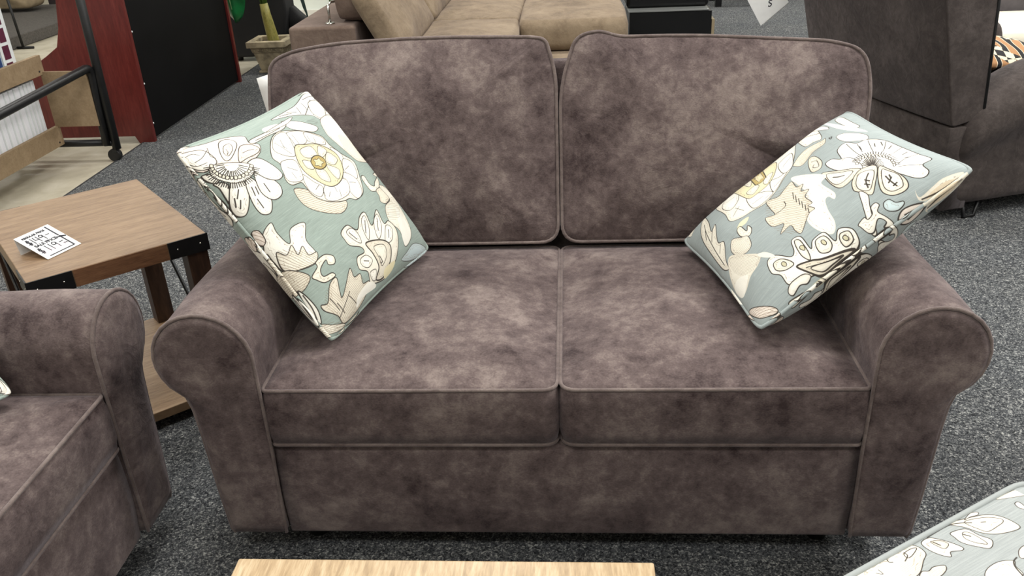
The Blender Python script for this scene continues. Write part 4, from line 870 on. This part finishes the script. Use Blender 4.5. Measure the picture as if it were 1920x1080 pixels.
bm = bmesh.new(); frustum(.0045, .2, .09, .12, bm); obj('planter', bm, 'stone', sp, False, .004)
obj('stem', tube([(0,0,.18),(.0,0,.7),(-.02,0,.88),(-.05,0,.92)], .009), 'green_blade', sp)
bm = bmesh.new(); L0 = []
for i, (x, z, w) in enumerate(((-.05,.92,.006),(-.14,.80,.014),(-.19,.66,.016),(-.205,.54,.014),(-.195,.48,.012),(-.185,.44,.007),(-.182,.40,.004))):
    L0.append((bm.verts.new((x-w, -.005, z)), bm.verts.new((x, .006, z)), bm.verts.new((x+w, -.005, z))))
for i in range(len(L0)-1):
    for j in (0, 1): bm.faces.new((L0[i][j], L0[i][j+1], L0[i+1][j+1], L0[i+1][j]))
o = obj('leaf', bm, 'strap_leaf', sp); o.modifiers.new('t', 'SOLIDIFY').thickness = .003
ch = thing('black_chair', 'large black upholstered chair behind the planter, beyond the desk', 'chair', (-2.42, 5.95, 0))
bm = prism(round_poly([(-.30,.03),(-.34,.5),(-.34,1.1),(.16,1.1),(.19,.62),(.21,.40),(.15,.16),(-.02,.09),(-.12,.03)], [.02,.05,.08,.08,.06,.05,.06,.05,.02], 4), 'y', -.40, -.16)
obj('backrest', bm, 'black_cloth', ch, True, .02, 3)
obj('seat', box(-.33, .0, -.155, .28, .12, .42), 'black_cloth', ch, True, .03, 3)
obj('side_wing', prism([(.17,.10),(.31,.235),(.34,.262),(.20,.40)], 'y', -.30, -.17), 'black_cloth', ch, True)
for x, yy in ((-.26,-.33),(.1,-.22),(-.26,.22),(-.05,.22)):
    bm = bmesh.new(); bmesh.ops.create_cone(bm, cap_ends=True, segments=12, radius1=.022, radius2=.03, depth=.12, matrix=Matrix.Translation((x, yy, .057))); obj('foot', bm, 'black_plastic', ch)

# ------------------------------------------------------------------ lights: rows of ceiling troffers
def troffer(x, y, e):
    l = D.lights.new('troffer', 'AREA'); l.shape = 'RECTANGLE'; l.size = 1.2; l.size_y = .6; l.energy = e; l.color = (1, .985, .95)
    o = D.objects.new('troffer_light', l); COL.objects.link(o); o.location = (x, y, 3.18)
for x, kx in ((-6.2, .5), (-3.4, .8), (-.6, 1.0), (2.2, 1.1), (5.0, 1.25)):
    for y, ky in ((-4.4, .5), (-2.0, .8), (.4, 1.25), (2.8, 1.05), (5.2, 1.05), (7.6, 1.3)):
        troffer(x, y, 46*kx*ky*(1.5 if (x, y) in ((2.2, .4), (5.0, .4)) else 1))
w = D.worlds.new('world'); S.world = w; w.use_nodes = True
w.node_tree.nodes['Background'].inputs['Color'].default_value = (.9, .95, 1, 1); w.node_tree.nodes['Background'].inputs['Strength'].default_value = .05
vs_ = S.view_settings; vs_.view_transform = 'Standard'; vs_.look = 'None'; vs_.gamma = 1; vs_.exposure = -.24
vs_.use_curve_mapping = False
